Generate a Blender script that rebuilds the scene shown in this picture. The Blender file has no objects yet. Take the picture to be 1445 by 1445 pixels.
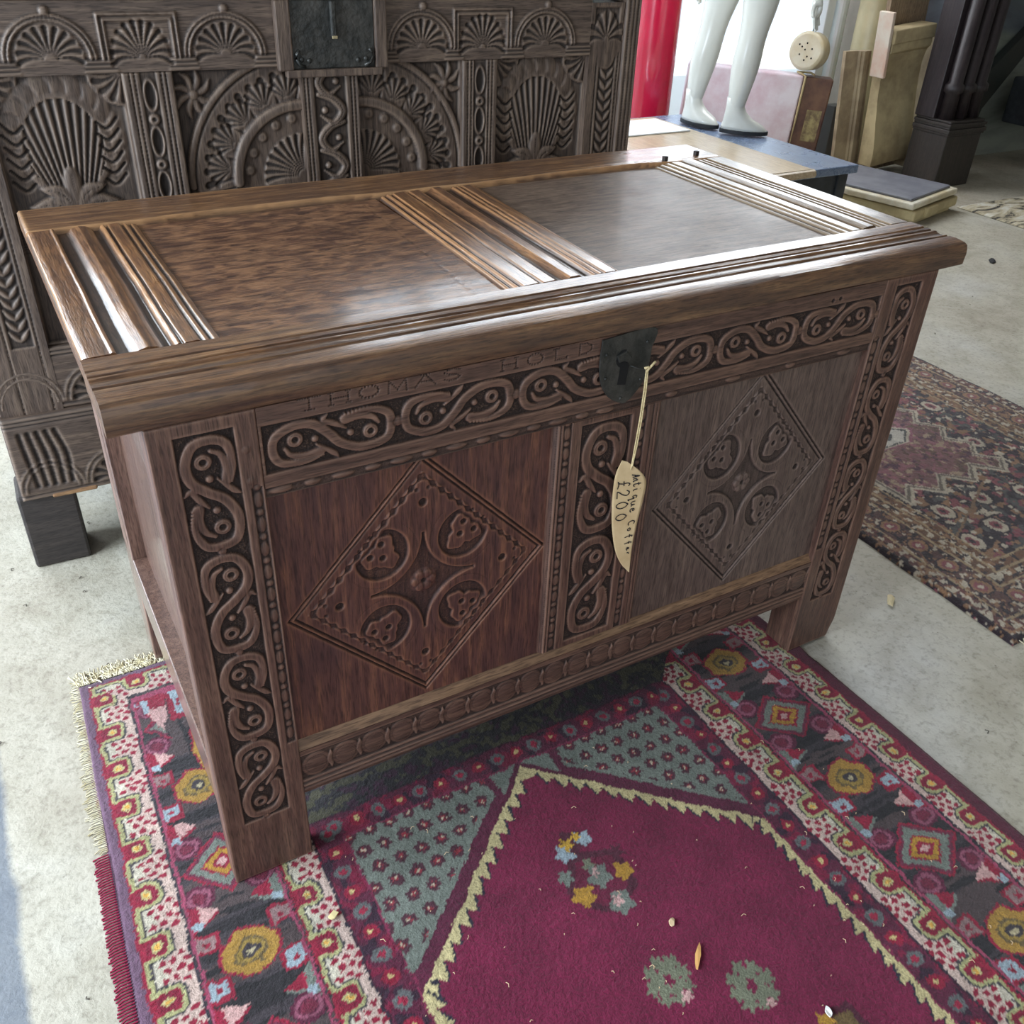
import bpy, bmesh, math, random
import numpy as np
from mathutils import Vector, Matrix

random.seed(7)
rng = np.random.default_rng(11)
sc = bpy.context.scene
col = sc.collection
PI = math.pi

# ------------------------------------------------------------------ camera, sky, light, exposure
cam_data = bpy.data.cameras.new('camera')
cam = bpy.data.objects.new('camera', cam_data)
col.objects.link(cam)
cam_data.sensor_width = 36.0
cam_data.lens = 1311.6 / 1445.0 * 36.0
cam_data.clip_start = 0.02
cF = Vector((0.42890519, 0.71139139, -0.55674287))
cR = Vector((0.86852594, -0.4942153, 0.03760224))
cU = Vector((0.24840093, 0.49967342, 0.82983339))
m = Matrix.Identity(4)
for i in range(3):
    m[i][0] = cR[i]; m[i][1] = cU[i]; m[i][2] = -cF[i]
m.translation = Vector((-0.09844, -0.89304, 1.22144))
cam.matrix_world = m
sc.camera = cam

w = bpy.data.worlds.new('sky'); sc.world = w; w.use_nodes = True
wt = w.node_tree
bg = wt.nodes['Background']
bg.inputs[0].default_value = (0.80, 0.90, 1.0, 1)
bg.inputs[1].default_value = 1.45


def area_light(name, loc, target, sx, sy, energy, color):
    d = bpy.data.lights.new(name, 'AREA'); d.shape = 'RECTANGLE'
    d.size = sx; d.size_y = sy; d.energy = energy; d.color = color
    o = bpy.data.objects.new(name, d); col.objects.link(o)
    o.location = loc
    o.rotation_euler = (Vector(target) - Vector(loc)).to_track_quat('-Z', 'Y').to_euler()
    return o


# daylight through the shopfront on the left and the tall window behind
area_light('left_window_light', (-2.5, 0.45, 1.30), (0.0, 0.35, 0.3), 2.4, 2.0, 255, (0.76, 0.88, 1.0))
area_light('far_window_light', (-1.0, 3.42, 1.98), (0.3, 0.3, 0.8), 1.35, 1.5, 55, (0.88, 0.94, 1.0))  # added lamp at the unseen window, makes the lid coves glint
area_light('back_window_light', (3.0, 3.38, 1.95), (0.9, 0.3, 0.6), 2.9, 1.4, 105, (0.9, 0.95, 1.0))

sd_ = bpy.data.lights.new('sun', 'SUN'); sd_.energy = 4.0; sd_.angle = 0.02; sd_.color = (1.0, 0.96, 0.9)
so = bpy.data.objects.new('sun', sd_); col.objects.link(so)
so.rotation_euler = (math.radians(32), 0, math.radians(8))      # from the street side behind the camera, high

sc.view_settings.view_transform = 'Standard'
sc.view_settings.look = 'None'
sc.view_settings.gamma = 1.0
sc.view_settings.exposure = 0.0
sc.view_settings.use_curve_mapping = False
sc.cycles.max_bounces = 7
sc.cycles.diffuse_bounces = 4
sc.cycles.glossy_bounces = 3


# ------------------------------------------------------------------ helpers
def lin(r, g, b):
    f = lambda c: (c / 255 / 12.92) if c / 255 <= 0.04045 else ((c / 255 + 0.055) / 1.055) ** 2.4
    return (f(r), f(g), f(b), 1.0)


def linv(c):
    c = np.asarray(c, float) / 255
    return np.where(c <= 0.04045, c / 12.92, ((c + 0.055) / 1.055) ** 2.4)


def tag(o, label=None, cat=None, group=None, kind=None):
    if label: o['label'] = label
    if cat: o['category'] = cat
    if group: o['group'] = group
    if kind: o['kind'] = kind
    return o


def empty(name, loc=(0, 0, 0), rz=0.0):
    o = bpy.data.objects.new(name, None); col.objects.link(o)
    o.location = loc; o.rotation_euler = (0, 0, rz); o.empty_display_size = 0.05
    return o


def link(name, me, mat=None, parent=None):
    o = bpy.data.objects.new(name, me); col.objects.link(o)
    if mat is not None: me.materials.append(mat)
    if parent is not None: o.parent = parent
    return o


def mesh_raw(name, V, F, mat=None, parent=None, smooth=None, attrs=None, colors=None):
    """V (n,3) array, F list of arrays (k,4)/(k,3) or ngon lists; smooth = list of bools per F entry."""
    me = bpy.data.meshes.new(name)
    V = np.asarray(V, np.float32)
    me.vertices.add(len(V)); me.vertices.foreach_set('co', V.ravel())
    loops = []; starts = []; sm = []; pos = 0
    for k, f in enumerate(F):
        s = True if smooth is None else smooth[k]
        if isinstance(f, np.ndarray):
            n, c = f.shape
            loops.append(f.ravel()); starts.append(pos + np.arange(n) * c); pos += n * c
            sm.append(np.full(n, s))
        else:
            for g in f:
                loops.append(np.asarray(g)); starts.append(np.array([pos])); pos += len(g)
                sm.append(np.array([s]))
    loops = np.concatenate(loops).astype(np.int32); starts = np.concatenate(starts).astype(np.int32)
    me.loops.add(len(loops)); me.loops.foreach_set('vertex_index', loops)
    me.polygons.add(len(starts)); me.polygons.foreach_set('loop_start', starts)
    me.polygons.foreach_set('use_smooth', np.concatenate(sm))
    me.update(calc_edges=True)
    me.validate()
    if attrs:
        for an, av in attrs.items():
            a = me.attributes.new(an, 'FLOAT', 'POINT'); a.data.foreach_set('value', np.asarray(av, np.float32).ravel())
    if colors is not None:
        a = me.color_attributes.new('Col', 'FLOAT_COLOR', 'POINT')
        c4 = np.ones((len(V), 4), np.float32); c4[:, :3] = colors
        a.data.foreach_set('color', c4.ravel())
    return link(name, me, mat, parent)


def bm_obj(name, bm, mat=None, parent=None, smooth=False):
    bmesh.ops.recalc_face_normals(bm, faces=bm.faces)
    me = bpy.data.meshes.new(name); bm.to_mesh(me); bm.free()
    if smooth:
        me.polygons.foreach_set('use_smooth', [True] * len(me.polygons))
    return link(name, me, mat, parent)


def bm_box(bm, x0, x1, y0, y1, z0, z1, bev=0.0, seg=2, mat=None):
    r = bmesh.ops.create_cube(bm, size=1.0)
    for v in r['verts']:
        v.co = Vector(((x0 + x1) / 2 + v.co.x * (x1 - x0), (y0 + y1) / 2 + v.co.y * (y1 - y0), (z0 + z1) / 2 + v.co.z * (z1 - z0)))
        if mat is not None: v.co = mat @ v.co
    if bev:
        es = list({e for v in r['verts'] for e in v.link_edges})
        bmesh.ops.bevel(bm, geom=es, offset=bev, segments=seg, affect='EDGES', profile=0.5)


def box(name, x0, x1, y0, y1, z0, z1, mat, parent=None, bev=0.002, seg=2, xf=None):
    bm = bmesh.new(); bm_box(bm, x0, x1, y0, y1, z0, z1, bev, seg, xf)
    return bm_obj(name, bm, mat, parent)


def tube(name, pts, r, mat, parent=None, n=8, cap=True, rad=None):
    pts = [Vector(p) for p in pts]
    V = []; F = []
    up = Vector((0, 0, 1))
    for i, p in enumerate(pts):
        d = (pts[min(i + 1, len(pts) - 1)] - pts[max(i - 1, 0)]).normalized()
        a = d.cross(up)
        if a.length < 1e-3: a = d.cross(Vector((1, 0, 0)))
        a.normalize(); b = d.cross(a)
        rr = rad[i] if rad is not None else r
        for k in range(n):
            t = 2 * PI * k / n
            V.append(p + a * math.cos(t) * rr + b * math.sin(t) * rr)
    for i in range(len(pts) - 1):
        for k in range(n):
            F.append((i * n + k, i * n + (k + 1) % n, (i + 1) * n + (k + 1) % n, (i + 1) * n + k))
    fs = [np.array(F)]
    sm = [True]
    if cap:
        fs.append([list(range(n))[::-1], [(len(pts) - 1) * n + k for k in range(n)]]); sm.append(False)
    return mesh_raw(name, np.array([tuple(v) for v in V]), fs, mat, parent, sm)


def extrude_poly(name, pts, thick, O, A, B, N, mat, parent=None, bev=0.0):
    """2-D outline pts in the frame O + A u + B v, extruded along N by thick."""
    bm = bmesh.new()
    O, A, B, N = map(Vector, (O, A, B, N))
    vs = [bm.verts.new(O + A * u + B * v) for u, v in pts]
    f = bm.faces.new(vs)
    r = bmesh.ops.extrude_face_region(bm, geom=[f])
    nv = [g for g in r['geom'] if isinstance(g, bmesh.types.BMVert)]
    for v in nv: v.co += N * thick
    if bev:
        top = [e for v in nv for e in v.link_edges if e.other_vert(v) in nv]
        bmesh.ops.bevel(bm, geom=list(set(top)), offset=bev, segments=2, affect='EDGES', profile=0.5)
    return bm_obj(name, bm, mat, parent)


def sstep(a, b, x):
    t = np.clip((x - a) / (b - a), 0, 1)
    return t * t * (3 - 2 * t)


def vnoise(x, y, s, seed=0, octv=3):
    """smooth value noise, numpy"""
    out = np.zeros_like(x, dtype=float); amp = 1.0; tot = 0
    for o in range(octv):
        r = np.random.default_rng(seed * 31 + o).random((64, 64))
        X = x * s * 2 ** o; Y = y * s * 2 ** o
        xi = np.floor(X).astype(int); yi = np.floor(Y).astype(int)
        fx = X - xi; fy = Y - yi
        fx = fx * fx * (3 - 2 * fx); fy = fy * fy * (3 - 2 * fy)
        g = lambda i, j: r[(xi + i) % 64, (yi + j) % 64]
        out += amp * ((g(0, 0) * (1 - fx) + g(1, 0) * fx) * (1 - fy) + (g(0, 1) * (1 - fx) + g(1, 1) * fx) * fy)
        tot += amp; amp *= 0.5
    return out / tot


def spline(pts, n=60):
    """Catmull-Rom through rows of pts (any columns)"""
    P = np.array(pts, float)
    P = np.vstack([2 * P[0] - P[1], P, 2 * P[-1] - P[-2]])
    out = []
    k = len(P) - 3
    m_ = max(2, n // k)
    for i in range(k):
        p0, p1, p2, p3 = P[i:i + 4]
        for t in np.linspace(0, 1, m_, endpoint=(i == k - 1)):
            out.append(0.5 * (2 * p1 + (p2 - p0) * t + (2 * p0 - 5 * p1 + 4 * p2 - p3) * t * t + (3 * p1 - p0 - 3 * p2 + p3) * t ** 3))
    return np.array(out)


class Relief:
    """a carved board face: heights over a grid; u along, v up"""
    def __init__(s, w_, h_, step):
        s.w, s.h = w_, h_
        s.nu = max(2, int(round(w_ / step)) + 1); s.nv = max(2, int(round(h_ / step)) + 1)
        s.u = np.linspace(0, w_, s.nu); s.v = np.linspace(0, h_, s.nv)
        s.U, s.V = np.meshgrid(s.u, s.v)
        s.H = np.zeros_like(s.U); s.D = np.zeros_like(s.U)

    def win(s, u0, u1, v0, v1):
        a = slice(max(0, np.searchsorted(s.u, u0) - 1), min(s.nu, np.searchsorted(s.u, u1) + 1))
        b = slice(max(0, np.searchsorted(s.v, v0) - 1), min(s.nv, np.searchsorted(s.v, v1) + 1))
        return (b, a)

    def sink(s, u0, u1, v0, v1, depth, edge=0.001, dirt=1.0):
        k = s.win(u0 - edge, u1 + edge, v0 - edge, v1 + edge)
        d = np.minimum(np.minimum(s.U[k] - u0, u1 - s.U[k]), np.minimum(s.V[k] - v0, v1 - s.V[k]))
        t = sstep(-edge, edge, d)
        s.H[k] = np.minimum(s.H[k], -depth * t); s.D[k] = np.maximum(s.D[k], t * dirt)

    def _line(s, k, P):
        U = s.U[k][..., None]; V = s.V[k][..., None]
        d = np.hypot(U - P[:, 0], V - P[:, 1])
        if P.shape[1] > 2: d = d - P[:, 2]
        return d.min(-1)

    def raise_line(s, P, r=None, top=0.0, edge=0.0012, rnd=0.0, dirt=0.0):
        P = np.asarray(P, float)
        if P.shape[1] < 3: P = np.column_stack([P, np.full(len(P), r)])
        m_ = P[:, 2].max() + edge * 2
        k = s.win(P[:, 0].min() - m_, P[:, 0].max() + m_, P[:, 1].min() - m_, P[:, 1].max() + m_)
        if s.U[k].size == 0: return
        d = s._line(k, P)
        t = sstep(edge, -edge, d)
        tt = top - rnd * (1 - np.clip(-d / (P[:, 2].max() * 0.8), 0, 1)) ** 2
        s.H[k] = s.H[k] * (1 - t) + np.maximum(s.H[k], tt) * t
        s.D[k] = s.D[k] * (1 - t) + dirt * t

    def groove(s, P, r, depth, edge=0.0007, dirt=0.8):
        P = np.asarray(P, float)[:, :2]
        m_ = r + edge * 2
        k = s.win(P[:, 0].min() - m_, P[:, 0].max() + m_, P[:, 1].min() - m_, P[:, 1].max() + m_)
        if s.U[k].size == 0: return
        d = s._line(k, P) - r
        t = sstep(edge, -edge, d)
        s.H[k] -= depth * t; s.D[k] = np.maximum(s.D[k], t * dirt)

    def disc(s, cu, cv, r, top=0.0, edge=0.0012, dome=0.0, ry=None):
        ry = ry or r
        k = s.win(cu - r - edge * 2, cu + r + edge * 2, cv - ry - edge * 2, cv + ry + edge * 2)
        q = np.hypot((s.U[k] - cu) / r, (s.V[k] - cv) / ry)
        d = (q - 1) * min(r, ry)
        t = sstep(edge, -edge, d)
        s.H[k] = s.H[k] * (1 - t) + (top - dome * q * q) * t
        s.D[k] = s.D[k] * (1 - t)

    def pit(s, cu, cv, r, depth, edge=0.0012, ry=None, dirt=1.0):
        ry = ry or r
        k = s.win(cu - r - edge * 2, cu + r + edge * 2, cv - ry - edge * 2, cv + ry + edge * 2)
        d = (np.hypot((s.U[k] - cu) / r, (s.V[k] - cv) / ry) - 1) * min(r, ry)
        t = sstep(edge, -edge, d)
        s.H[k] = s.H[k] - depth * t; s.D[k] = np.maximum(s.D[k], t * dirt)

    def punch(s, amp=0.0006, seed=1):
        """stippled ground where it is cut down"""
        r = np.random.default_rng(seed).normal(0, 1, s.H.shape)
        s.H += r * amp * np.clip(s.D, 0, 1)

    def rough(s, amp=0.0003, seed=1, su=8, sv=60):
        s.H += (vnoise(s.U * su, s.V * sv, 1.0, seed) - 0.5) * amp * 2
        s.H += (vnoise(s.U, s.V, 9.0, seed + 5) - 0.5) * amp * 3

    def edge_round(s, r=0.003):
        d = np.minimum(np.minimum(s.U, s.w - s.U), np.minimum(s.V, s.h - s.V))
        q = np.clip(1 - d / r, 0, 1)
        s.H -= r * (1 - np.sqrt(np.clip(1 - q * q, 0, 1))) * 0.8


def board(name, R, O, A, B, N, thick, mat, parent=None, skew=0.0):
    """solid board whose N-side is the relief"""
    O, A, B, N = [np.array(q, float) for q in (O, A, B, N)]
    nu, nv = R.nu, R.nv
    sk = (R.V / R.h * skew) if skew else 0.0
    P = O + (R.U + sk)[..., None] * A + R.V[..., None] * B + R.H[..., None] * N
    V = P.reshape(-1, 3)
    idx = np.arange(nu * nv).reshape(nv, nu)
    q = np.stack([idx[:-1, :-1], idx[:-1, 1:], idx[1:, 1:], idx[1:, :-1]], -1).reshape(-1, 4)
    flip = np.dot(np.cross(A, B), N) < 0
    if flip: q = q[:, ::-1]
    bord = np.concatenate([idx[0, :], idx[1:, -1], idx[-1, -2::-1], idx[-2:0:-1, 0]])
    uu = (R.U + sk).reshape(-1)[bord]; vv = R.V.reshape(-1)[bord]
    base = O + uu[:, None] * A + vv[:, None] * B - N * thick
    n0 = len(V); nb = len(bord)
    V2 = np.vstack([V, V[bord], base])          # doubled border keeps the arris crisp
    a = n0 + np.arange(nb); b = n0 + nb + np.arange(nb)
    a2 = np.roll(a, -1); b2 = np.roll(b, -1)
    side = np.stack([a2, a, b, b2], -1)
    if flip: side = side[:, ::-1]
    back = list(b) if flip else list(b[::-1])
    K = max(2, int(round(0.004 / (R.w / (nu - 1))))) if R.w / (nu - 1) < .0035 else 1
    Hp = np.pad(R.H, K, 'edge'); cs = np.cumsum(np.cumsum(np.pad(Hp, ((1, 0), (1, 0))), 0), 1); w_ = 2 * K + 1
    Bl = (cs[w_:, w_:] - cs[:-w_, w_:] - cs[w_:, :-w_] + cs[:-w_, :-w_]) / w_ ** 2
    cv = R.H - Bl
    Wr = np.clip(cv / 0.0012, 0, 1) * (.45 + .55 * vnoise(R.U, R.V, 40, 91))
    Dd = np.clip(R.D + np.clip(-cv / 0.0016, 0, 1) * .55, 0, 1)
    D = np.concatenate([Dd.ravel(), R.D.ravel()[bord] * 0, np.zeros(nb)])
    W2 = np.concatenate([Wr.ravel(), np.zeros(2 * nb)])
    return mesh_raw(name, V2, [q, side, [back]], mat, parent, [True, False, False], {'dirt': D, 'wear': W2})


def sweep(name, prof, P0, dirv, length, n, E1, E2, mat, parent=None, jit=0.0, seed=3, smooth=True, dirt=None):
    """closed profile (a,b) swept along dirv from P0; a on E1, b on E2"""
    prof = np.array(prof, float)
    P0, dirv, E1, E2 = [np.array(q, float) for q in (P0, dirv, E1, E2)]
    k = len(prof); t = np.linspace(0, length, n)
    T, I = np.meshgrid(t, np.arange(k), indexing='ij')
    ja = (vnoise(T, I * 0.35, 6, seed) - 0.5) * jit; jb = (vnoise(T + 9, I * 0.35, 6, seed + 2) - 0.5) * jit
    a = prof[:, 0][None] + ja; b = prof[:, 1][None] + jb
    V = P0 + T[..., None] * dirv + a[..., None] * E1 + b[..., None] * E2
    V = V.reshape(-1, 3)
    idx = np.arange(n * k).reshape(n, k); nx = np.roll(idx, -1, axis=1)
    q = np.stack([idx[:-1], idx[1:], nx[1:], nx[:-1]], -1).reshape(-1, 4)
    V = np.vstack([V, V[idx[0]], V[idx[-1]]])
    c0 = list(n * k + np.arange(k)); c1 = list(n * k + k + np.arange(k))
    area = 0.5 * np.sum(prof[:, 0] * np.roll(prof[:, 1], -1) - np.roll(prof[:, 0], -1) * prof[:, 1])
    if (area > 0) == (np.dot(np.cross(E1, E2), dirv) > 0):
        q = q[:, ::-1]; c0 = c0[::-1]
    else:
        c1 = c1[::-1]
    at_ = None
    if dirt is not None:
        dv = np.broadcast_to(np.array(dirt, float)[None], (n, k)) * (.75 + .5 * vnoise(T, I * .3, 9, seed + 4))
        at_ = {'dirt': np.concatenate([dv.ravel(), dv[0], dv[-1]])}
    o_ = mesh_raw(name, V, [q, [c0, c1]], mat, parent, [smooth, False], at_)
    o_.data.set_sharp_from_angle(angle=math.radians(24))
    return o_


# ------------------------------------------------------------------ materials
def new_mat(name):
    m_ = bpy.data.materials.new(name); m_.use_nodes = True
    nt = m_.node_tree
    return m_, nt, nt.nodes['Principled BSDF']


def N_(nt, t, **kw):
    n = nt.nodes.new(t)
    for k, v in kw.items():
        if k.startswith('i_'):
            key = k[2:]
            n.inputs[int(key) if key.isdigit() else key].default_value = v
        else: setattr(n, k, v)
    return n


def ramp(nt, stops, fac):
    r = nt.nodes.new('ShaderNodeValToRGB')
    while len(r.color_ramp.elements) < len(stops): r.color_ramp.elements.new(0.5)
    for e, (p, c) in zip(r.color_ramp.elements, stops):
        e.position = p; e.color = c
    nt.links.new(fac, r.inputs[0])
    return r


def mixc(nt, fac, a, b, mode='MIX'):
    n = nt.nodes.new('ShaderNodeMix'); n.data_type = 'RGBA'; n.blend_type = mode
    for s_, v in ((n.inputs[0], fac), (n.inputs[6], a), (n.inputs[7], b)):
        if isinstance(v, (int, float)): s_.default_value = v
        elif isinstance(v, tuple): s_.default_value = v
        else: nt.links.new(v, s_)
    return n.outputs[2]


def wood(name, axis, dark, mid, light, rough=0.45, patch=0.5, patch_col=None, grain=1.0, spec=0.5, dirtc=None, bump=0.35, figure=0.0, coat=0.0, seed=0.0, wearc=None, wear=0.42):
    m_, nt, b = new_mat(name)
    L = nt.links
    tc = N_(nt, 'ShaderNodeTexCoord')
    mp = N_(nt, 'ShaderNodeMapping')
    mp.inputs['Location'].default_value = (seed, seed * 1.7, seed * 0.6)
    s = [105.0, 105.0, 105.0]; s['xyz'.index(axis)] = 7.0
    mp.inputs['Scale'].default_value = s
    L.new(tc.outputs['Object'], mp.inputs[0])
    n1 = N_(nt, 'ShaderNodeTexNoise', i_Scale=1.0, i_Detail=6.0, i_Roughness=0.65)
    L.new(mp.outputs[0], n1.inputs['Vector'])
    mp2 = N_(nt, 'ShaderNodeMapping')
    s2 = [460.0, 460.0, 460.0]; s2['xyz'.index(axis)] = 42.0
    mp2.inputs['Scale'].default_value = s2
    L.new(tc.outputs['Object'], mp2.inputs[0])
    n2 = N_(nt, 'ShaderNodeTexNoise', i_Scale=1.0, i_Detail=2.0, i_Roughness=0.5)
    L.new(mp2.outputs[0], n2.inputs['Vector'])
    n3 = N_(nt, 'ShaderNodeTexNoise', i_Scale=7.0, i_Detail=6.0, i_Roughness=0.68)
    L.new(tc.outputs['Object'], n3.inputs['Vector'])
    c = ramp(nt, [(0.28, dark), (0.5, mid), (0.75, light)], n1.outputs[0]).outputs[0]
    pr = ramp(nt, [(0.36, (0, 0, 0, 1)), (0.64, (1, 1, 1, 1))], n3.outputs[0]).outputs[0]
    pm = N_(nt, 'ShaderNodeMath', operation='MULTIPLY', i_1=patch); L.new(pr, pm.inputs[0])
    c = mixc(nt, pm.outputs[0], c, patch_col or dark)
    if figure:
        mpf = N_(nt, 'ShaderNodeMapping')
        mpf.inputs['Rotation'].default_value = (0, 0, 0.45)
        mpf.inputs['Scale'].default_value = (26, 60, 20)
        L.new(tc.outputs['Object'], mpf.inputs[0])
        nf = N_(nt, 'ShaderNodeTexNoise', i_Scale=1.0, i_Detail=4.0, i_Roughness=0.6, i_Distortion=0.8)
        L.new(mpf.outputs[0], nf.inputs['Vector'])
        fr = ramp(nt, [(0.42, (0, 0, 0, 1)), (0.62, (1, 1, 1, 1))], nf.outputs[0]).outputs[0]
        fm = N_(nt, 'ShaderNodeMath', operation='MULTIPLY', i_1=figure); L.new(fr, fm.inputs[0])
        c = mixc(nt, fm.outputs[0], c, light)
    pore = ramp(nt, [(0.34, (0.34, 0.31, 0.30, 1)), (0.52, (1, 1, 1, 1))], n2.outputs[0]).outputs[0]
    c = mixc(nt, 0.75 * grain, c, pore, 'MULTIPLY')
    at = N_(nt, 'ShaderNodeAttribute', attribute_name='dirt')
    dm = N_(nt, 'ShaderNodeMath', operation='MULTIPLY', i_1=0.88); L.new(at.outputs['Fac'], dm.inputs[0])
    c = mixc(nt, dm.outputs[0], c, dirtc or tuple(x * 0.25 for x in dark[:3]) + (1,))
    wa = N_(nt, 'ShaderNodeAttribute', attribute_name='wear')
    wm = N_(nt, 'ShaderNodeMath', operation='MULTIPLY', i_1=wear); L.new(wa.outputs['Fac'], wm.inputs[0])
    c = mixc(nt, wm.outputs[0], c, wearc or tuple(min(1, x * 1.55 + .012) for x in light[:3]) + (1,))
    L.new(c, b.inputs['Base Color'])
    rr = N_(nt, 'ShaderNodeMapRange', i_3=rough - 0.12, i_4=rough + 0.16)
    L.new(n3.outputs[0], rr.inputs[0])
    ra = N_(nt, 'ShaderNodeMath', operation='ADD'); L.new(rr.outputs[0], ra.inputs[0])
    rd = N_(nt, 'ShaderNodeMath', operation='MULTIPLY', i_1=0.35); L.new(at.outputs['Fac'], rd.inputs[0]); L.new(rd.outputs[0], ra.inputs[1])
    L.new(ra.outputs[0], b.inputs['Roughness'])
    b.inputs['Specular IOR Level'].default_value = spec
    b.inputs['Coat Weight'].default_value = coat; b.inputs['Coat Roughness'].default_value = 0.16
    hb = N_(nt, 'ShaderNodeMath', operation='MULTIPLY_ADD', i_1=0.5); L.new(n2.outputs[0], hb.inputs[0]); L.new(n1.outputs[0], hb.inputs[2])
    bp = N_(nt, 'ShaderNodeBump', i_Strength=bump, i_Distance=0.0022); L.new(hb.outputs[0], bp.inputs['Height'])
    L.new(bp.outputs[0], b.inputs['Normal'])
    return m_


def plain(name, c, rough=0.6, c2=None, scale=12.0, bump=0.0, bscale=60.0, metal=0.0, spec=0.5, lo=0.4, hi=0.62, detail=5.0, coat=0.0):
    m_, nt, b = new_mat(name)
    L = nt.links
    tc = N_(nt, 'ShaderNodeTexCoord')
    if c2:
        n = N_(nt, 'ShaderNodeTexNoise', i_Scale=scale, i_Detail=detail, i_Roughness=0.62)
        L.new(tc.outputs['Object'], n.inputs['Vector'])
        L.new(ramp(nt, [(lo, c), (hi, c2)], n.outputs[0]).outputs[0], b.inputs['Base Color'])
    else:
        b.inputs['Base Color'].default_value = c
    if bump:
        nb = N_(nt, 'ShaderNodeTexNoise', i_Scale=bscale, i_Detail=4.0)
        L.new(tc.outputs['Object'], nb.inputs['Vector'])
        bp = N_(nt, 'ShaderNodeBump', i_Strength=bump, i_Distance=0.004); L.new(nb.outputs[0], bp.inputs['Height'])
        L.new(bp.outputs[0], b.inputs['Normal'])
    b.inputs['Roughness'].default_value = rough; b.inputs['Metallic'].default_value = metal
    b.inputs['Specular IOR Level'].default_value = spec
    b.inputs['Coat Weight'].default_value = coat; b.inputs['Coat Roughness'].default_value = 0.08
    return m_


OAKF = dict(dark=lin(60, 42, 37), mid=lin(96, 70, 59), light=lin(134, 102, 84))
M = {}
M['oak_v'] = wood('front_oak_upright', 'z', rough=0.46, patch=0.35, patch_col=lin(88, 48, 40), **OAKF)
M['oak_h'] = wood('front_oak_level', 'x', rough=0.46, patch=0.35, patch_col=lin(80, 54, 44), **OAKF)
M['oak_panel'] = wood('front_oak_panel', 'z', rough=0.48, dark=lin(66, 40, 36), mid=lin(98, 62, 52), light=lin(150, 100, 72), patch=0.6, patch_col=lin(68, 42, 44))
M['oak_panel_grey'] = wood('front_oak_panel_grey', 'z', rough=0.48, dark=lin(72, 56, 50), mid=lin(102, 84, 76), light=lin(132, 110, 98), patch=0.5, patch_col=lin(84, 64, 60))
M['oak_side'] = wood('side_oak', 'z', rough=0.36, coat=0.8, dark=lin(78, 56, 48), mid=lin(112, 84, 72), light=lin(142, 112, 96), patch=0.3, patch_col=lin(96, 76, 70), bump=0.3)
M['lid_h'] = wood('lid_oak_level', 'x', rough=0.33, dark=lin(72, 47, 34), mid=lin(136, 96, 64), light=lin(196, 150, 102), patch=0.6, patch_col=lin(82, 58, 48), coat=0.5, bump=.5)
M['lid_y'] = wood('lid_oak_stile', 'y', rough=0.30, dark=lin(72, 46, 34), mid=lin(138, 94, 60), light=lin(192, 140, 90), patch=0.6, patch_col=lin(84, 58, 48), coat=0.6, bump=.5)
M['lid_yg'] = wood('lid_oak_stile_greyed', 'y', rough=0.34, dark=lin(74, 56, 42), mid=lin(118, 94, 70), light=lin(158, 134, 104), patch=0.4, patch_col=lin(82, 64, 52), coat=0.3)
M['lid_panel'] = wood('lid_oak_panel', 'x', rough=0.36, dark=lin(60, 40, 34), mid=lin(100, 67, 52), light=lin(182, 134, 96), patch=0.7, patch_col=lin(66, 44, 40), figure=0.6, coat=0.4, bump=.5)
M['lid_panel2'] = wood('lid_oak_panel_dull', 'x', rough=0.52, dark=lin(70, 52, 44), mid=lin(108, 88, 74), light=lin(148, 126, 106), patch=0.5, patch_col=lin(72, 52, 44), figure=0.35, coat=0.06)
REAR = dict(dark=lin(60, 49, 43), mid=lin(94, 78, 67), light=lin(132, 112, 95))
M['rear_v'] = wood('rear_oak_upright', 'z', rough=0.5, patch=0.3, patch_col=lin(76, 58, 50), seed=3.1, wear=.34, **REAR)
M['rear_h'] = wood('rear_oak_level', 'x', rough=0.5, patch=0.3, patch_col=lin(76, 60, 54), seed=4.1, wear=.34, **REAR)
M['rear_dark'] = wood('rear_oak_plain', 'x', rough=0.6, dark=lin(38, 33, 32), mid=lin(56, 49, 46), light=lin(72, 63, 58), patch=0.3, seed=6.1)
M['iron'] = plain('black_iron', lin(46, 47, 45), 0.42, lin(74, 72, 68), 25, 0.5, 90, metal=0.35)
M['black'] = plain('black_hole', lin(8, 8, 8), 0.9)
M['paper'] = plain('tag_card', lin(205, 180, 138), 0.75, lin(190, 162, 120), 18)
M['ink'] = plain('ink', lin(28, 24, 30), 0.7)
M['string'] = plain('cotton_string', lin(215, 196, 152), 0.85, lin(188, 166, 120), 300)
M['bone'] = plain('pale_fleck', lin(225, 218, 200), 0.7)


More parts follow.
